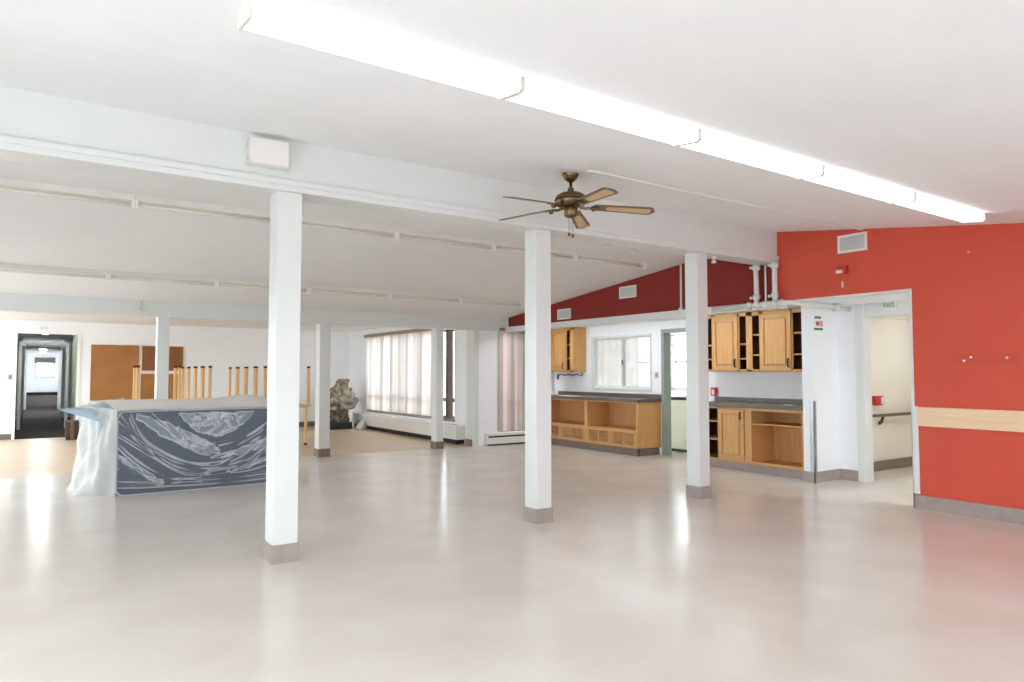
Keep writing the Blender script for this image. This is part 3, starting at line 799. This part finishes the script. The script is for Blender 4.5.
# --- left base units
def crate_unit(y0, y1, label, endpanel):
    t = thing('base_cabinet', (XF, (y0 + y1) / 2, 0), label, 'cabinet', ga)
    carcass(XF, XK, y0, y1, .145, .97, t, M['oakin'])
    frame(XF, [(y0, y0 + .045, .145, .97), (y1 - .045, y1, .145, .97), (y0 + .045, y1 - .045, .145, .175), (y0 + .045, y1 - .045, .945, .97)], t)
    MB().box(XF + .02, XK - .02, y0 + .022, y1 - .022, .445, .47).build('shelf', M['oak'], t)
    mid = (y0 + y1) / 2
    for a, b in ((y0 + .045, mid - .006), (mid + .006, y1 - .045)):
        m = MB(); f = .045; x = XF - .004
        m.box(x, x + .02, a, b, .17, .20).box(x, x + .02, a, b, .40, .455).box(x, x + .02, a, a + f, .20, .40).box(x, x + .02, b - f, b, .20, .40)
        m.box(x, x + .02, (a + b) / 2 - .012, (a + b) / 2 + .012, .20, .40)
        d = m.build('vent_door', M['oak'], t, bevel=.002)
        m = MB()
        for k in range(5):
            z = .215 + k * .038
            m.box(x + .008, x + .014, a + f, b - f, z, z + .012)
        for k in range(8):
            yy = a + f + (k + .5) * (b - a - 2 * f) / 8
            m.box(x + .010, x + .016, yy - .006, yy + .006, .20, .40)
        m.build('lattice', M['oakin'], d)
    MB().box(XF + .07, XF + .09, y0 + (.05 if endpanel else 0), y1, 0, .145).box(XF + .07, XK, y0 + .05, y0 + .07, 0, .145).build('kick_board', M['basedark'], t)
    return t
crate_unit(8.99, 10.41, 'open oak base cupboard with lattice doors below, under the pass-through window', True)
crate_unit(10.412, 12.0, 'open oak base cupboard with lattice doors below, partly behind the middle column', False)
t = thing('countertop', (9.12, 10.5, .97), 'grey-brown worktop below the sliding pass-through window', 'countertop', 'grey-brown worktops')
MB().box(XF - .035, XK, 8.96, 12.02, .972, 1.03).build('worktop', M['lam'], t, bevel=.006)
MB().box(XK - .02, XK, 8.96, 12.02, 1.03, 1.105).build('backsplash', M['lam'], t, bevel=.004)
tag(MB().box(8.84, 9.05, 10.75, 11.25, 1.03, 1.04).build('paper_scrap', M['paper']), 'pale sheet lying on the worktop below the left wall cupboard', 'paper')
# hanging cable
t = thing('cable', (9.25, 11.4, 1.45), 'dark cable with a plug hanging below the left wall cupboard', 'cable')
pts = [(9.22, 11.72 - .09 * k, 1.462 + .014 * math.sin(k * 2.1)) for k in range(8)] + [(9.24, 11.02, 1.44), (9.26, 10.98, 1.46), (9.26, 11.03, 1.51)]
MB().tube(pts, .011, 8).build('cord', M['wire'], t, smooth=True)
MB().tube([(9.22, 11.74, 1.475), (9.22, 11.755, 1.43), (9.22, 11.76, 1.36)], [.016, .024, .018], 8).build('plug', M['black'], t, smooth=True)
# light switches
def switch(bx, nub, label):
    t = thing('light_switch', ((bx[0] + bx[1]) / 2, (bx[2] + bx[3]) / 2, bx[4]), label, 'switch')
    MB().box(*bx).build('switch_plate', M['switch'], t, bevel=.003)
    MB().box(*nub).build('toggle', M['ink'], t, bevel=.002)
switch((XK - .01, XK, 9.04, 9.13, 1.40, 1.52), (XK - .02, XK - .009, 9.07, 9.10, 1.44, 1.48), 'small grey light switch between pass-through window and kitchen doorway')
switch((-.61, -.51, YE - .012, YE, 1.34, 1.48), (-.575, -.54, YE - .026, YE - .011, 1.37, 1.45), 'small grey light switch left of the corridor opening')

# pass-through window (sliding)
t = thing('window_1', (XK, (PY0 + PY1) / 2, PZ0), 'white framed sliding pass-through window into the kitchen', 'window'); t['kind'] = 'structure'
f = .035
MB().box(XK - .02, XK + .13, PY0 - .04, PY0 + .01, PZ0 - .04, PZ1 + .04).box(XK - .02, XK + .13, PY1 - .01, PY1 + .04, PZ0 - .04, PZ1 + .04).box(XK - .02, XK + .13, PY0, PY1, PZ0 - .04, PZ0 + .01).box(XK - .02, XK + .13, PY0, PY1, PZ1 - .01, PZ1 + .04).build('window_frame', M['trimwhite'], t, bevel=.004)
ym = 10.04
for a, b, x in ((PY0 + .01, ym + .03, XK + .03), (ym - .03, PY1 - .01, XK + .07)):
    s = MB().box(x, x + .025, a, b, PZ0 + .01, PZ0 + .05).box(x, x + .025, a, b, PZ1 - .05, PZ1 - .01).box(x, x + .025, a, a + f, PZ0 + .05, PZ1 - .05).box(x, x + .025, b - f, b, PZ0 + .05, PZ1 - .05).build('sash', M['trimwhite'], t)
    MB().box(x + .010, x + .014, a + f, b - f, PZ0 + .05, PZ1 - .05).build('pane', M['glass'], s)
MB().box(XK + .018, XK + .03, ym - .035, ym - .005, PZ0 + .03, PZ1 - .03).build('meeting_rail', M['ventgrey'], t)
MB().box(XK + .005, XK + .02, ym - .03, ym - .01, 1.66, 1.76).build('latch', M['dark'], t)
# curtain added behind the left pane, standing in for reflected blinds
def sheer(u, v):
    y = 10.1 + u * 1.5
    return (9.78 + .035 * math.sin(u * 55), y, 1.05 + v * 1.3)
t = thing('curtain', (9.78, 10.85, 1.05), 'white pleated curtain added for the blind reflection in the left pane', 'curtain')
MB().grid(120, 2, sheer).build('curtain_fabric', M['sheer'], t, smooth=True)
MB().tube([(9.57, 10.06, 2.36), (9.78, 10.06, 2.36), (9.78, 11.64, 2.36), (9.57, 11.64, 2.36)], .012, 8).build('curtain_rod', M['steel'], t)

# kitchen doorway frame
struct(MB().box(XK - .03, XK + .15, DY1 - .02, DY1 + .05, 0, DZ + .05).box(XK - .03, XK + .15, DY0 - .05, DY0 + .02, 0, DZ + .05).box(XK - .03, XK + .15, DY0 + .02, DY1 - .02, DZ - .02, DZ + .05).build('door_1', M['green'], bevel=.004))
# stove
t = thing('stove', (10.35, 8.9, 0), 'almond coloured kitchen stove seen through the kitchen doorway', 'stove')
MB().box(10.10, 10.75, 8.55, 9.38, .05, 1.02).build('stove_body', M['stove'], t, bevel=.01)
MB().box(10.095, 10.12, 8.60, 9.33, .22, .90).build('oven_door', M['stove'], t, bevel=.008)
MB().box(10.12, 10.74, 8.57, 9.36, 1.02, 1.035).build('cooktop', M['dark'], t, bevel=.004)
MB().box(10.08, 10.10, 8.56, 9.37, .985, 1.03).build('top_rail', M['black'], t)
MB().box(10.62, 10.76, 8.55, 9.38, 1.02, 1.22).build('back_panel', M['stove'], t, bevel=.008)
for y in (8.8, 9.1, 9.25):
    MB().tube([(10.62, y, 1.12), (10.59, y, 1.12)], .03, 12).build('knob', M['dark'], t)
MB().box(10.12, 10.74, 8.57, 9.36, 0, .06).build('plinth', M['black'], t)
# wall phone-like curved grab handle seen in the kitchen doorway
tag(MB().tube([(XK + .15, 8.86, 1.56), (XK + .24, 8.83, 1.60), (XK + .25, 8.83, 1.80), (XK + .24, 8.83, 1.98), (XK + .15, 8.86, 2.02)], .011, 8).build('door_pull', M['steel']), 'long curved metal pull on the green kitchen door jamb', 'handle')
# far kitchen windows
for i, (a, b) in enumerate(((10.9, 12.0), (12.62, 13.2))):
    t = thing('window_%d' % (2 + i), (FX, (a + b) / 2, 1.08), ('bright kitchen window seen through the doorway', 'bright kitchen window seen through the pass-through')[i], 'window'); t['kind'] = 'structure'
    MB().box(FX - .02, FX + .08, a, a + .06, 1.08, 2.48).box(FX - .02, FX + .08, b - .06, b, 1.08, 2.48).box(FX - .02, FX + .08, a, b, 1.08, 1.14).box(FX - .02, FX + .08, a, b, 2.42, 2.48).box(FX - .01, FX + .07, a + .06, b - .06, 1.74, 1.81).build('window_frame', M['trimwhite'], t)
    MB().box(FX + .03, FX + .035, a + .06, b - .06, 1.14, 2.42).build('pane', M['glass'], t)

# ------------------------------------------------------------------ back room windows and blinds
t = thing('window_4', (XG, (WY0 + WY1) / 2, WZ0), 'wide bright window of the back room', 'window'); t['kind'] = 'structure'
m = MB()
for y in (WY0, 13.34, 15.5, WY1 - .07):
    m.box(XG + .03, XG + .10, y, y + .07, WZ0, WZ1)
m.box(XG + .03, XG + .10, WY0, WY1, WZ0, WZ0 + .07).box(XG + .03, XG + .10, WY0, WY1, WZ1 - .07, WZ1).box(XG + .03, XG + .10, WY0, WY1, .86, .95)
m.box(XG - .02, XG + .03, WY0 - .03, WY1 + .03, WZ0 - .04, WZ0)
m.build('window_frame', M['winframe'], t)
MB().box(XG + .06, XG + .065, WY0, WY1, WZ0, WZ1).build('pane', M['glass'], t)
def blind_x(ya, yb, n, label, mm, pitch_rot):
    t = thing('vertical_blind', (XG - .06, (ya + yb) / 2, WZ0 + .02), label, 'blind', 'vertical blinds')
    MB().box(XG - .10, XG - .01, ya - .02, yb + .02, WZ1 - .02, WZ1 + .06).build('head_rail', M['headrail'], t, bevel=.004)
    m = MB()
    for k in range(n):
        y = ya + (k + .5) * (yb - ya) / n
        a = R(pitch_rot + random.uniform(-20, 20))
        w = .058
        dx, dy = w * math.sin(a), w * math.cos(a)
        x = XG - .055
        m.prism([(x - dx - .001, y - dy), (x + dx - .001, y + dy), (x + dx + .001, y + dy), (x - dx + .001, y - dy)], 'z', WZ0 + .03, WZ1 - .02)
    m.build('slats', mm, t)
blind_x(15.56, 17.98, 23, 'white vertical blind over the left half of the wide window', M['blind'], -12)
blind_x(13.62, 15.50, 18, 'white vertical blind over the right half of the wide window', M['blind'], -12)
t = thing('vertical_blind', (XG - .06, 13.27, WZ0), 'bunched taupe vertical blind at the window end right of the back column', 'blind', 'vertical blinds')
MB().box(XG - .10, XG - .01, 13.12, 13.46, WZ1 - .02, WZ1 + .06).build('head_rail', M['headrail'], t)
m = MB()
for k in range(7):
    m.box(XG - .11, XG - .015, 13.20 + k * .02, 13.203 + k * .02, WZ0 + .03, WZ1 - .02)
m.build('slats', M['winframe'], t)
t = thing('window_5', ((V0 + V1) / 2, YV, VZ0), 'window of the kitchen recess end wall', 'window'); t['kind'] = 'structure'
m = MB()
for x in (V0, 8.62, V1 - .06): m.box(x, x + .06, YV + .04, YV + .10, VZ0, VZ1)
m.box(V0, V1, YV + .04, YV + .10, VZ0, VZ0 + .06).box(V0, V1, YV + .04, YV + .10, VZ1 - .06, VZ1).box(V0, V1, YV + .04, YV + .10, .86, .94)
m.build('window_frame', M['winframe'], t)
MB().box(V0, V1, YV + .065, YV + .07, VZ0, VZ1).build('pane', M['glass'], t)
t = thing('vertical_blind', ((V0 + V1) / 2, YV - .06, VZ0), 'pinkish vertical blind beside the kitchen recess, left of the middle column', 'blind', 'vertical blinds')
MB().box(V0 - .03, 8.44, YV - .10, YV - .01, VZ1 - .01, VZ1 + .05).box(8.50, V1, YV - .10, YV - .01, VZ1 - .01, VZ1 + .05).build('head_rail', M['headrail'], t)
m = MB(); n = 13
for k in range(n):
    x = V0 - .06 + (k + .5) * (V1 - V0) / n
    a = R(-14 + random.uniform(-20, 20)); w = .056
    dx, dy = w * math.cos(a), w * math.sin(a); y = YV - .055
    m.prism([(x - dx, y - dy - .001), (x + dx, y + dy - .001), (x + dx, y + dy + .001), (x - dx, y - dy + .001)], 'z', VZ0 + .02, VZ1 - .02)
m.build('slats', M['blindpink'], t)
# end window of the far corridor
t = thing('window_6', ((ew0 + ew1) / 2, CY1, ez0), 'bright sash window at the end of the far corridor', 'window'); t['kind'] = 'structure'
m = MB()
m.box(ew0, ew0 + .06, CY1 - .03, CY1 + .08, ez0, ez1).box(ew1 - .06, ew1, CY1 - .03, CY1 + .08, ez0, ez1).box(ew0, ew1, CY1 - .03, CY1 + .08, ez0, ez0 + .07).box(ew0, ew1, CY1 - .03, CY1 + .08, ez1 - .05, ez1).box(ew0, ew1, CY1 - .02, CY1 + .06, 1.68, 1.75)
m.build('window_frame', M['trimwhite'], t)
MB().box(ew0, ew1, CY1 + .03, CY1 + .035, ez0, ez1).build('pane', M['glass'], t)
tag(MB().box(ew0 - .03, ew1 + .03, CY1 - .06, CY1 - .035, 2.02, 2.32).build('roller_blind', M['basegrey'], bevel=.004), 'dark roller blind half drawn on the corridor end window', 'blind')
# handrails in far corridor
for sx, lab in ((-1, 'white handrail along the left side of the far corridor'), (1, 'white handrail along the right side of the far corridor')):
    xx = CX0 + .09 if sx < 0 else CX1 - .09
    t = thing('handrail', (xx, 33, 1.0), lab, 'handrail', 'far corridor handrails')
    MB().tube([(xx, 22.4, .95 + hz(22.4)), (xx, CY1 - .5, .95 + hz(CY1))], .04, 8).build('rail_bar', M['trimwhite'], t, smooth=True)
    for y in (24, 28, 33, 38):
        MB().tube([(xx, y, .95 + hz(y)), (xx + sx * .095, y, .88 + hz(y))], .02, 8).build('bracket', M['switch'], t)
m = MB().tube([(HX1 - .005, 19.55, 1.0), (HX1 - .06, 19.57, 1.0), (HX1 - .06, 19.57, 1.25), (HX1 - .005, 19.55, 1.25)], .012, 8)
tag(m.build('grab_handle', M['steel']), 'small metal grab handle on the green side of the corridor opening', 'handle')
m = MB()
for k in range(3): m.box(-.01 + .05 * k, .005 + .05 * k, YE - .012, YE, 2.50, 2.585)
tag(m.build('wall_marks', M['switch']), 'three small grey upright marks above the corridor opening', 'lettering')

# heaters
def heater_x():
    t = thing('baseboard_heater', (7.3, 15.5, 0), 'long white convector heater below the wide window', 'heater', 'white heaters under the windows')
    MB().box(7.22, XG, 12.66, 18.5, .10, .40).build('heater_case', M['heater'], t, bevel=.01)
    m = MB()
    for a, b in ((12.85, 13.9), (14.2, 15.8), (16.2, 18.3)):
        m.box(7.26, 7.37, a, b, .398, .406)
    m.build('top_grille', M['grille'], t)
    MB().box(7.27, XG, 12.70, 18.48, 0, .11).build('heater_base', M['dark'], t)
heater_x()
t = thing('baseboard_heater', (8.4, 12.15, 0), 'short white slotted heater below the pinkish blind', 'heater', 'white heaters under the windows')
MB().box(7.62, 9.40, 12.09, 12.2, .02, .25).build('heater_case', M['heater'], t, bevel=.006)
MB().box(7.66, 9.38, 12.085, 12.10, .165, .195).build('upper_slot', M['dark'], t)
MB().box(7.64, 9.38, 12.085, 12.10, .0, .03).build('lower_slot', M['dark'], t)

# ------------------------------------------------------------------ boards on the end wall
def board(x0, x1, z0, z1, mm, label):
    t = thing('pin_board', ((x0 + x1) / 2, YE, z0), label, 'board', 'brown boards on the end wall')
    MB().box(x0, x1, YE - .03, YE, z0, z1).build('board_face', mm, t)
    f = .018
    MB().box(x0 - f, x1 + f, YE - .036, YE, z0 - f, z0).box(x0 - f, x1 + f, YE - .036, YE, z1, z1 + f).box(x0 - f, x0, YE - .036, YE, z0, z1).box(x1, x1 + f, YE - .036, YE, z0, z1).build('board_frame', mm if mm is M['cork'] else M['maple'], t)
board(1.01, 1.985, .86, 2.16, M['cork'], 'large plain brown board, leftmost of the three on the end wall')
board(2.075, 3.00, 1.56, 2.165, M['corkdark'], 'dark brown upper board behind the back column on the end wall')
board(2.075, 3.00, .84, 1.46, M['cork'], 'brown lower board behind the back column on the end wall')

# ------------------------------------------------------------------ stacked tables, top to top
TH = .80
def table(name_label, x0, x1, y0, y1, flip, group):
    t = thing('wooden_table', ((x0 + x1) / 2, (y0 + y1) / 2, TH + .03 if flip else 0), name_label, 'table', group)
    s = (lambda z: TH * 2 + .03 - z + .0) if flip else (lambda z: z)
    za, zb = sorted((s(TH - .03), s(TH + (.0 if not flip else .0))))
    if flip: za, zb = TH + .004, TH + .034
    else: za, zb = TH - .03, TH
    MB().box(x0, x1, y0, y1, za, zb).build('table_top', M['leg'], t, bevel=.004)
    r = .026
    for x in (x0 + .06, x1 - .06):
        for y in (y0 + .03, y1 - .03):
            if flip: lz0, lz1, c0, c1 = TH + .034, 1.60, 1.60, 1.64
            else: lz0, lz1, c0, c1 = .04, TH - .03, 0, .04
            l = MB().box(x - r, x + r, y - r, y + r, lz0, lz1).build('table_leg', M['leg'], t, bevel=.005)
            MB().box(x - r - .003, x + r + .003, y - r - .003, y + r + .003, c0, c1).build('leg_cap', M['rubber'], l, bevel=.006)
gt = 'upturned tables stacked behind the wrapped mattress'
gl = 'upright tables carrying the upturned ones'
Ys = [(14.38, 15.14), (15.19, 15.95), (16.0, 16.76), (16.81, 17.57)]
labs = ['upturned wooden table nearest the mattress in the row of four, black-capped legs up', 'upturned wooden table second from the mattress in the row of four, black-capped legs up',
        'upturned wooden table third from the mattress in the row of four, black-capped legs up', 'upturned wooden table deepest in the row of four, black-capped legs up']
for i, (a, b) in enumerate(Ys):
    table(labs[i], 2.67, 3.83, a, b, True, gt)
    table(labs[i].replace('upturned wooden table', 'upright wooden table').replace('black-capped legs up', 'supporting an upturned one'), 2.67, 3.83, a, b, False, gl)
table('upturned wooden table farthest left, its legs against the brown boards', 1.43, 2.25, 14.40, 14.95, True, gt)
table('upright wooden table farthest left, under an upturned one behind the mattress', 1.43, 2.25, 14.40, 14.95, False, gl)
table('upturned wooden table farthest right, one leg showing right of the nearest column', 3.98, 4.73, 14.42, 15.45, True, gt)
table('upright wooden table farthest right, its black foot showing right of the nearest column', 3.93, 4.68, 14.40, 15.45, False, gl)

# ------------------------------------------------------------------ wrapped mattress
MX0, MX1, MY = .80, 2.66, 9.70
t = thing('mattress', ((MX0 + MX1) / 2, MY + .14, 0), 'navy mattress standing on its long edge, wrapped in clear plastic', 'mattress')
m = MB()
def rrect(x0, x1, z0, z1, r, n=6):
    p = []
    for cx, cz, a0 in ((x1 - r, z0 + r, -90), (x1 - r, z1 - r, 0), (x0 + r, z1 - r, 90), (x0 + r, z0 + r, 180)):
        for k in range(n + 1):
            a = R(a0 + 90 * k / n); p.append((cx + r * math.cos(a), cz + r * math.sin(a)))
    return p
m.prism(rrect(MX0, MX1, .0, 1.02, .09), 'y', MY, MY + .27)
m.build('mattress_body', M['navy'], t, bevel=.02)
for yy in (MY + .004, MY + .266):
    p = rrect(MX0 - .004, MX1 + .004, .004, 1.025, .09)
    MB().tube([(a, yy, b) for a, b in p] + [(p[0][0], yy, p[0][1])], .009, 6, False).build('piping', M['ticking'], t, smooth=True)
m = MB(); m.prism(rrect(.60, MX1, .0, 1.0, .06), 'y', MY + .30, MY + 1.15)
tag(m.build('box_spring', M['ticking'], bevel=.03), 'pale box spring standing under milky plastic behind the navy mattress', 'box spring')

# swags of the clear sheet over the front: each fold is a curve (x -> z), an amplitude and a width
def swag(xa, za, xb, zb, sag, skew=.5):
    def f(x):
        s = (x - xa) / (xb - xa)
        if s < 0 or s > 1: return None
        s2 = s ** (math.log(.5) / math.log(skew))
        return za + (zb - za) * s - sag * 4 * s2 * (1 - s2)
    return f
XA, XB = MX0 - .015, MX1 + .03
FOLD = [
    (swag(.80, .99, 2.75, .86, .62, .50), .030, .022), (swag(.92, 1.0, 2.75, .92, .70, .42), .035, .035),
    (swag(.80, .86, 2.75, .62, .44, .52), .032, .024), (swag(.80, .74, 2.75, .70, .52, .55), .024, .018),
    (swag(1.45, 1.0, 2.75, .97, .52, .30), .035, .022), (swag(.80, .62, 1.75, .13, .16, .5), .035, .026),
    (swag(.80, .50, 1.5, .14, .14, .5), .032, .022), (swag(.80, .38, 1.3, .15, .08, .5), .030, .03),
    (swag(.80, .93, 1.62, .22, .10, .6), .026, .018), (swag(1.62, .22, 2.75, .46, .04, .5), .03, .02),
    (swag(.80, .20, 2.75, .17, .05, .5), .022, .016), (swag(.80, .12, 2.75, .10, .03, .5), .022, .014),
    (swag(1.85, .42, 2.75, .76, .05, .5), .030, .022), (swag(2.05, .26, 2.75, .44, .03, .5), .028, .03),
    (swag(2.1, .20, 2.75, .33, .03, .5), .024, .018), (swag(1.15, .98, 1.95, .50, .10, .55), .03, .03), (swag(1.22, 1.0, 1.9, .56, .12, .6), .025, .02),
    (swag(1.7, .60, 2.75, .84, .09, .4), .03, .025),
]
def nz(x, y):
    return math.sin(x * 17.3 + 2.1 * math.sin(y * 9.1)) * math.sin(y * 21.7 + 1.7 * math.sin(x * 11.3))
def front_d(x, z):
    d = .004 + .003 * nz(x, z)
    for f, amp, w in FOLD:
        c = f(x)
        if c is None: continue
        q = (z - c) / (w * 1.35)
        if abs(q) < 3.2: d += 1.25 * amp * math.exp(-q * q) * (.75 + .25 * math.sin(x * 9 + amp * 500))
    # crumpled gather under the top edge
    gth = math.exp(-((z - .90) / .07) ** 2) * max(0, 1 - abs(x - 1.9) / .55)
    d += gth * .034 * (1 + nz(x * 1.4, z * 1.1) + .4 * nz(x * 3.1 + 1, z * 2.3))
    return d
t = thing('plastic_sheet', (1.6, 10.2, 0), 'clear plastic sheet wrapped round the mattress bundle, falling milky to the floor at left', 'plastic sheet')
MB().grid(260, 150, lambda u, v: (XA + u * (XB - XA), MY - .012 - front_d(XA + u * (XB - XA), .012 + v * 1.03), .012 + v * 1.03)).build('front_film', M['film'], t, smooth=True)
# whitish film layers added over the front for the sheen along the swags
def sheen_patch(lo, hi, xa, xb, off, amp, fr):
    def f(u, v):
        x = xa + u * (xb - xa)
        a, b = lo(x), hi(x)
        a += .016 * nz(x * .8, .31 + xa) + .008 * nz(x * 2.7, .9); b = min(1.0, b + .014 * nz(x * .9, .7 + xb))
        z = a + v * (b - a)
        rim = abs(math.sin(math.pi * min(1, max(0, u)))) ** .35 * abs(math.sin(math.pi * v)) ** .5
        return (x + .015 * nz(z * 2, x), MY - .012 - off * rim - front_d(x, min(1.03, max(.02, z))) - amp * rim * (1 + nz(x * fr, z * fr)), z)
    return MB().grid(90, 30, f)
def lin(xa, za, xb, zb, sag=0):
    return lambda x: za + (zb - za) * (x - xa) / (xb - xa) - sag * 4 * ((x - xa) / (xb - xa)) * (1 - (x - xa) / (xb - xa))
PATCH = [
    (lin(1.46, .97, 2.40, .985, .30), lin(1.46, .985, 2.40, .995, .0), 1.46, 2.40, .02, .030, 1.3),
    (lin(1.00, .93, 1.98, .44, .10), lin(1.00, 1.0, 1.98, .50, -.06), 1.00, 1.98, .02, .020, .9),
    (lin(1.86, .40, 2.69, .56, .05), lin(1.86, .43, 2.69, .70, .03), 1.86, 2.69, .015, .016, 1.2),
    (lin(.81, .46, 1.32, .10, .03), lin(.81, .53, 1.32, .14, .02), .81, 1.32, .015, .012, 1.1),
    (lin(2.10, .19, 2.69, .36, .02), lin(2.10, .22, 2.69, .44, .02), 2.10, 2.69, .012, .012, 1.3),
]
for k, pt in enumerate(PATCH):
    sheen_patch(*pt).build('sheen_film', M['fold'], t, smooth=True)
def top_f(u, v):
    x = XA - .0 + u * (XB - XA)
    y = MY - .012 + v * 1.22
    xx = x - (.22 * v) * (1 - u)
    z = 1.042 + .10 * math.sin(v * math.pi * .75) + .006 * nz(x * .8, y * .7) + .05 * math.exp(-((x - 2.45) / .2) ** 2) * math.sin(v * math.pi)
    return (xx, y, z)
MB().grid(70, 40, top_f).build('top_film', M['top'], t, smooth=True)
def side_f(u, v):
    # u from the front corner round to the back, v from floor to top
    ang = u
    x = XA - .27 * math.sin(min(1, u * 1.6) * math.pi / 2) - (1 - v) ** 3 * .16 * math.sin(min(1, u * 2.2) * math.pi / 2)
    y = MY - .012 + .06 * (1 - v) * (1 - u) * 0 + u * 1.2
    z = .004 + v * (1.04 + .07 * u)
    k = math.sin(min(1, u * 6) * math.pi / 2)
    fold = .030 * math.sin(u * 15 + v * 5.5 + 1.6 * math.sin(v * 4)) + .012 * math.sin(u * 31 - v * 3 + 1.0 * math.sin(v * 6)) + .005 * nz(u * 1.6, v * 1.2)
    x += fold * k - .05 * k * math.exp(-((v - .55) / .2) ** 2) * math.sin(u * 9)
    # gather toward the upper edge
    x += .06 * v ** 4 * k
    return (x, y, max(z, .004))
MB().grid(90, 60, side_f).build('side_film', M['milky'], t, smooth=True)
def flap_f(u, v):
    tip = Vector((.20, 10.15, 1.045)); a = Vector((.62, 9.95, .90)); b = Vector((.95, 10.6, 1.17))
    p = a.lerp(b, v)
    q = tip.lerp(p, u)
    q.z += .05 * math.sin(u * math.pi) * math.sin(v * math.pi * 2.0) + .03 * math.sin(v * math.pi) * (1 - u) - .02 * math.sin(v * 3.1)
    return q
fl = MB().grid(30, 30, flap_f).build('loose_flap', M['blueflap'], t, smooth=True)
fl['label'] = 'pale bluish loose flap of the sheet'

# small dark wooden box by the corridor opening
t = thing('wooden_box', (.62, 18.6, 0), 'small dark brown wooden box on the floor by the corridor opening', 'box')
MB().box(.50, .76, 18.45, 18.95, .06, .42).build('box_body', M['darkwood'], t, bevel=.01)
MB().box(.60, .66, 18.42, 18.46, .02, .44).build('corner_post', M['rail'], t, bevel=.004)
MB().box(.52, .80, 18.44, 18.97, 0, .07).build('box_base', M['dark'], t)

# ------------------------------------------------------------------ rock fountain
t = thing('rock_fountain', (6.68, 18.0, 0), 'tabletop-style rock fountain on a dark mottled pedestal beside the window wall', 'fountain')
def rocky(prof, c, amp, seed, nseg=22):
    rnd = random.Random(seed)
    m = MB()
    rings = []
    ph = [rnd.uniform(0, 6.28) for _ in range(6)]
    for i, (rx, ry, z, ox) in enumerate(prof):
        ring = []
        for k in range(nseg):
            a = 2 * math.pi * k / nseg
            w = 1 + amp * (.5 * math.sin(3 * a + ph[0] + i * .9) + .35 * math.sin(5 * a + ph[1] - i * 1.3) + .3 * math.sin(8 * a + ph[2] + i * 2.1) + .4 * rnd.uniform(-1, 1))
            ring.append(m.bm.verts.new((c[0] + ox + rx * w * math.cos(a), c[1] + ry * w * math.sin(a), z + amp * .06 * rnd.uniform(-1, 1) * (0 < i < len(prof) - 1))))
        rings.append(ring)
    for i in range(len(rings) - 1):
        for k in range(nseg):
            m.bm.faces.new([rings[i][k], rings[i][(k + 1) % nseg], rings[i + 1][(k + 1) % nseg], rings[i + 1][k]])
    m.bm.faces.new(rings[0][::-1]); m.bm.faces.new(rings[-1])
    return m
cc = (6.66, 18.05, 0)
MB().box(6.36, 6.95, 17.78, 18.32, 0, .19).build('plinth', M['black'], t, bevel=.015)
rocky([(.25, .22, .18, 0), (.28, .25, .25, 0), (.26, .24, .36, .0), (.25, .23, .46, 0), (.27, .25, .53, 0)], cc, .16, 3).build('pedestal', M['rockdark'], t)
rocky([(.28, .26, .52, .02), (.38, .33, .56, .06), (.44, .35, .64, .08), (.46, .36, .74, .10), (.42, .33, .82, .08), (.34, .3, .86, .06)], cc, .22, 5, 26).build('rock_basin', M['rock'], t)
rocky([(.34, .29, .84, .02), (.31, .27, .92, .02), (.27, .24, 1.0, .03), (.23, .2, 1.08, .05), (.19, .17, 1.15, .06), (.16, .15, 1.22, .09), (.17, .14, 1.29, .11), (.13, .12, 1.345, .12)], cc, .26, 9, 24).build('rock_peak', M['rock'], t)
for q, (dx, dz, rr) in enumerate(((-.22, .90, .10), (.30, .92, .09), (.22, 1.05, .09), (-.12, 1.08, .10), (.08, .98, .10))):
    rocky([(rr * .6, rr * .6, dz - rr * .7, 0), (rr, rr, dz - rr * .2, 0), (rr * .9, rr * .9, dz + rr * .3, 0), (rr * .5, rr * .5, dz + rr * .7, 0)], (cc[0] + dx, cc[1] - .18, 0), .3, 20 + q, 12).build('boulder', M['rock'], t)
m = rocky([(.10, .09, .0, 0), (.14, .11, .05, 0), (.12, .10, .12, 0), (.07, .06, .19, .02), (.04, .03, .23, .03)], (7.07, 17.45, 0), .25, 31, 16)
tag(m.build('plastic_bag', M['bag'], smooth=True), 'crumpled silver plastic bag on the floor right of the rock fountain', 'bag')
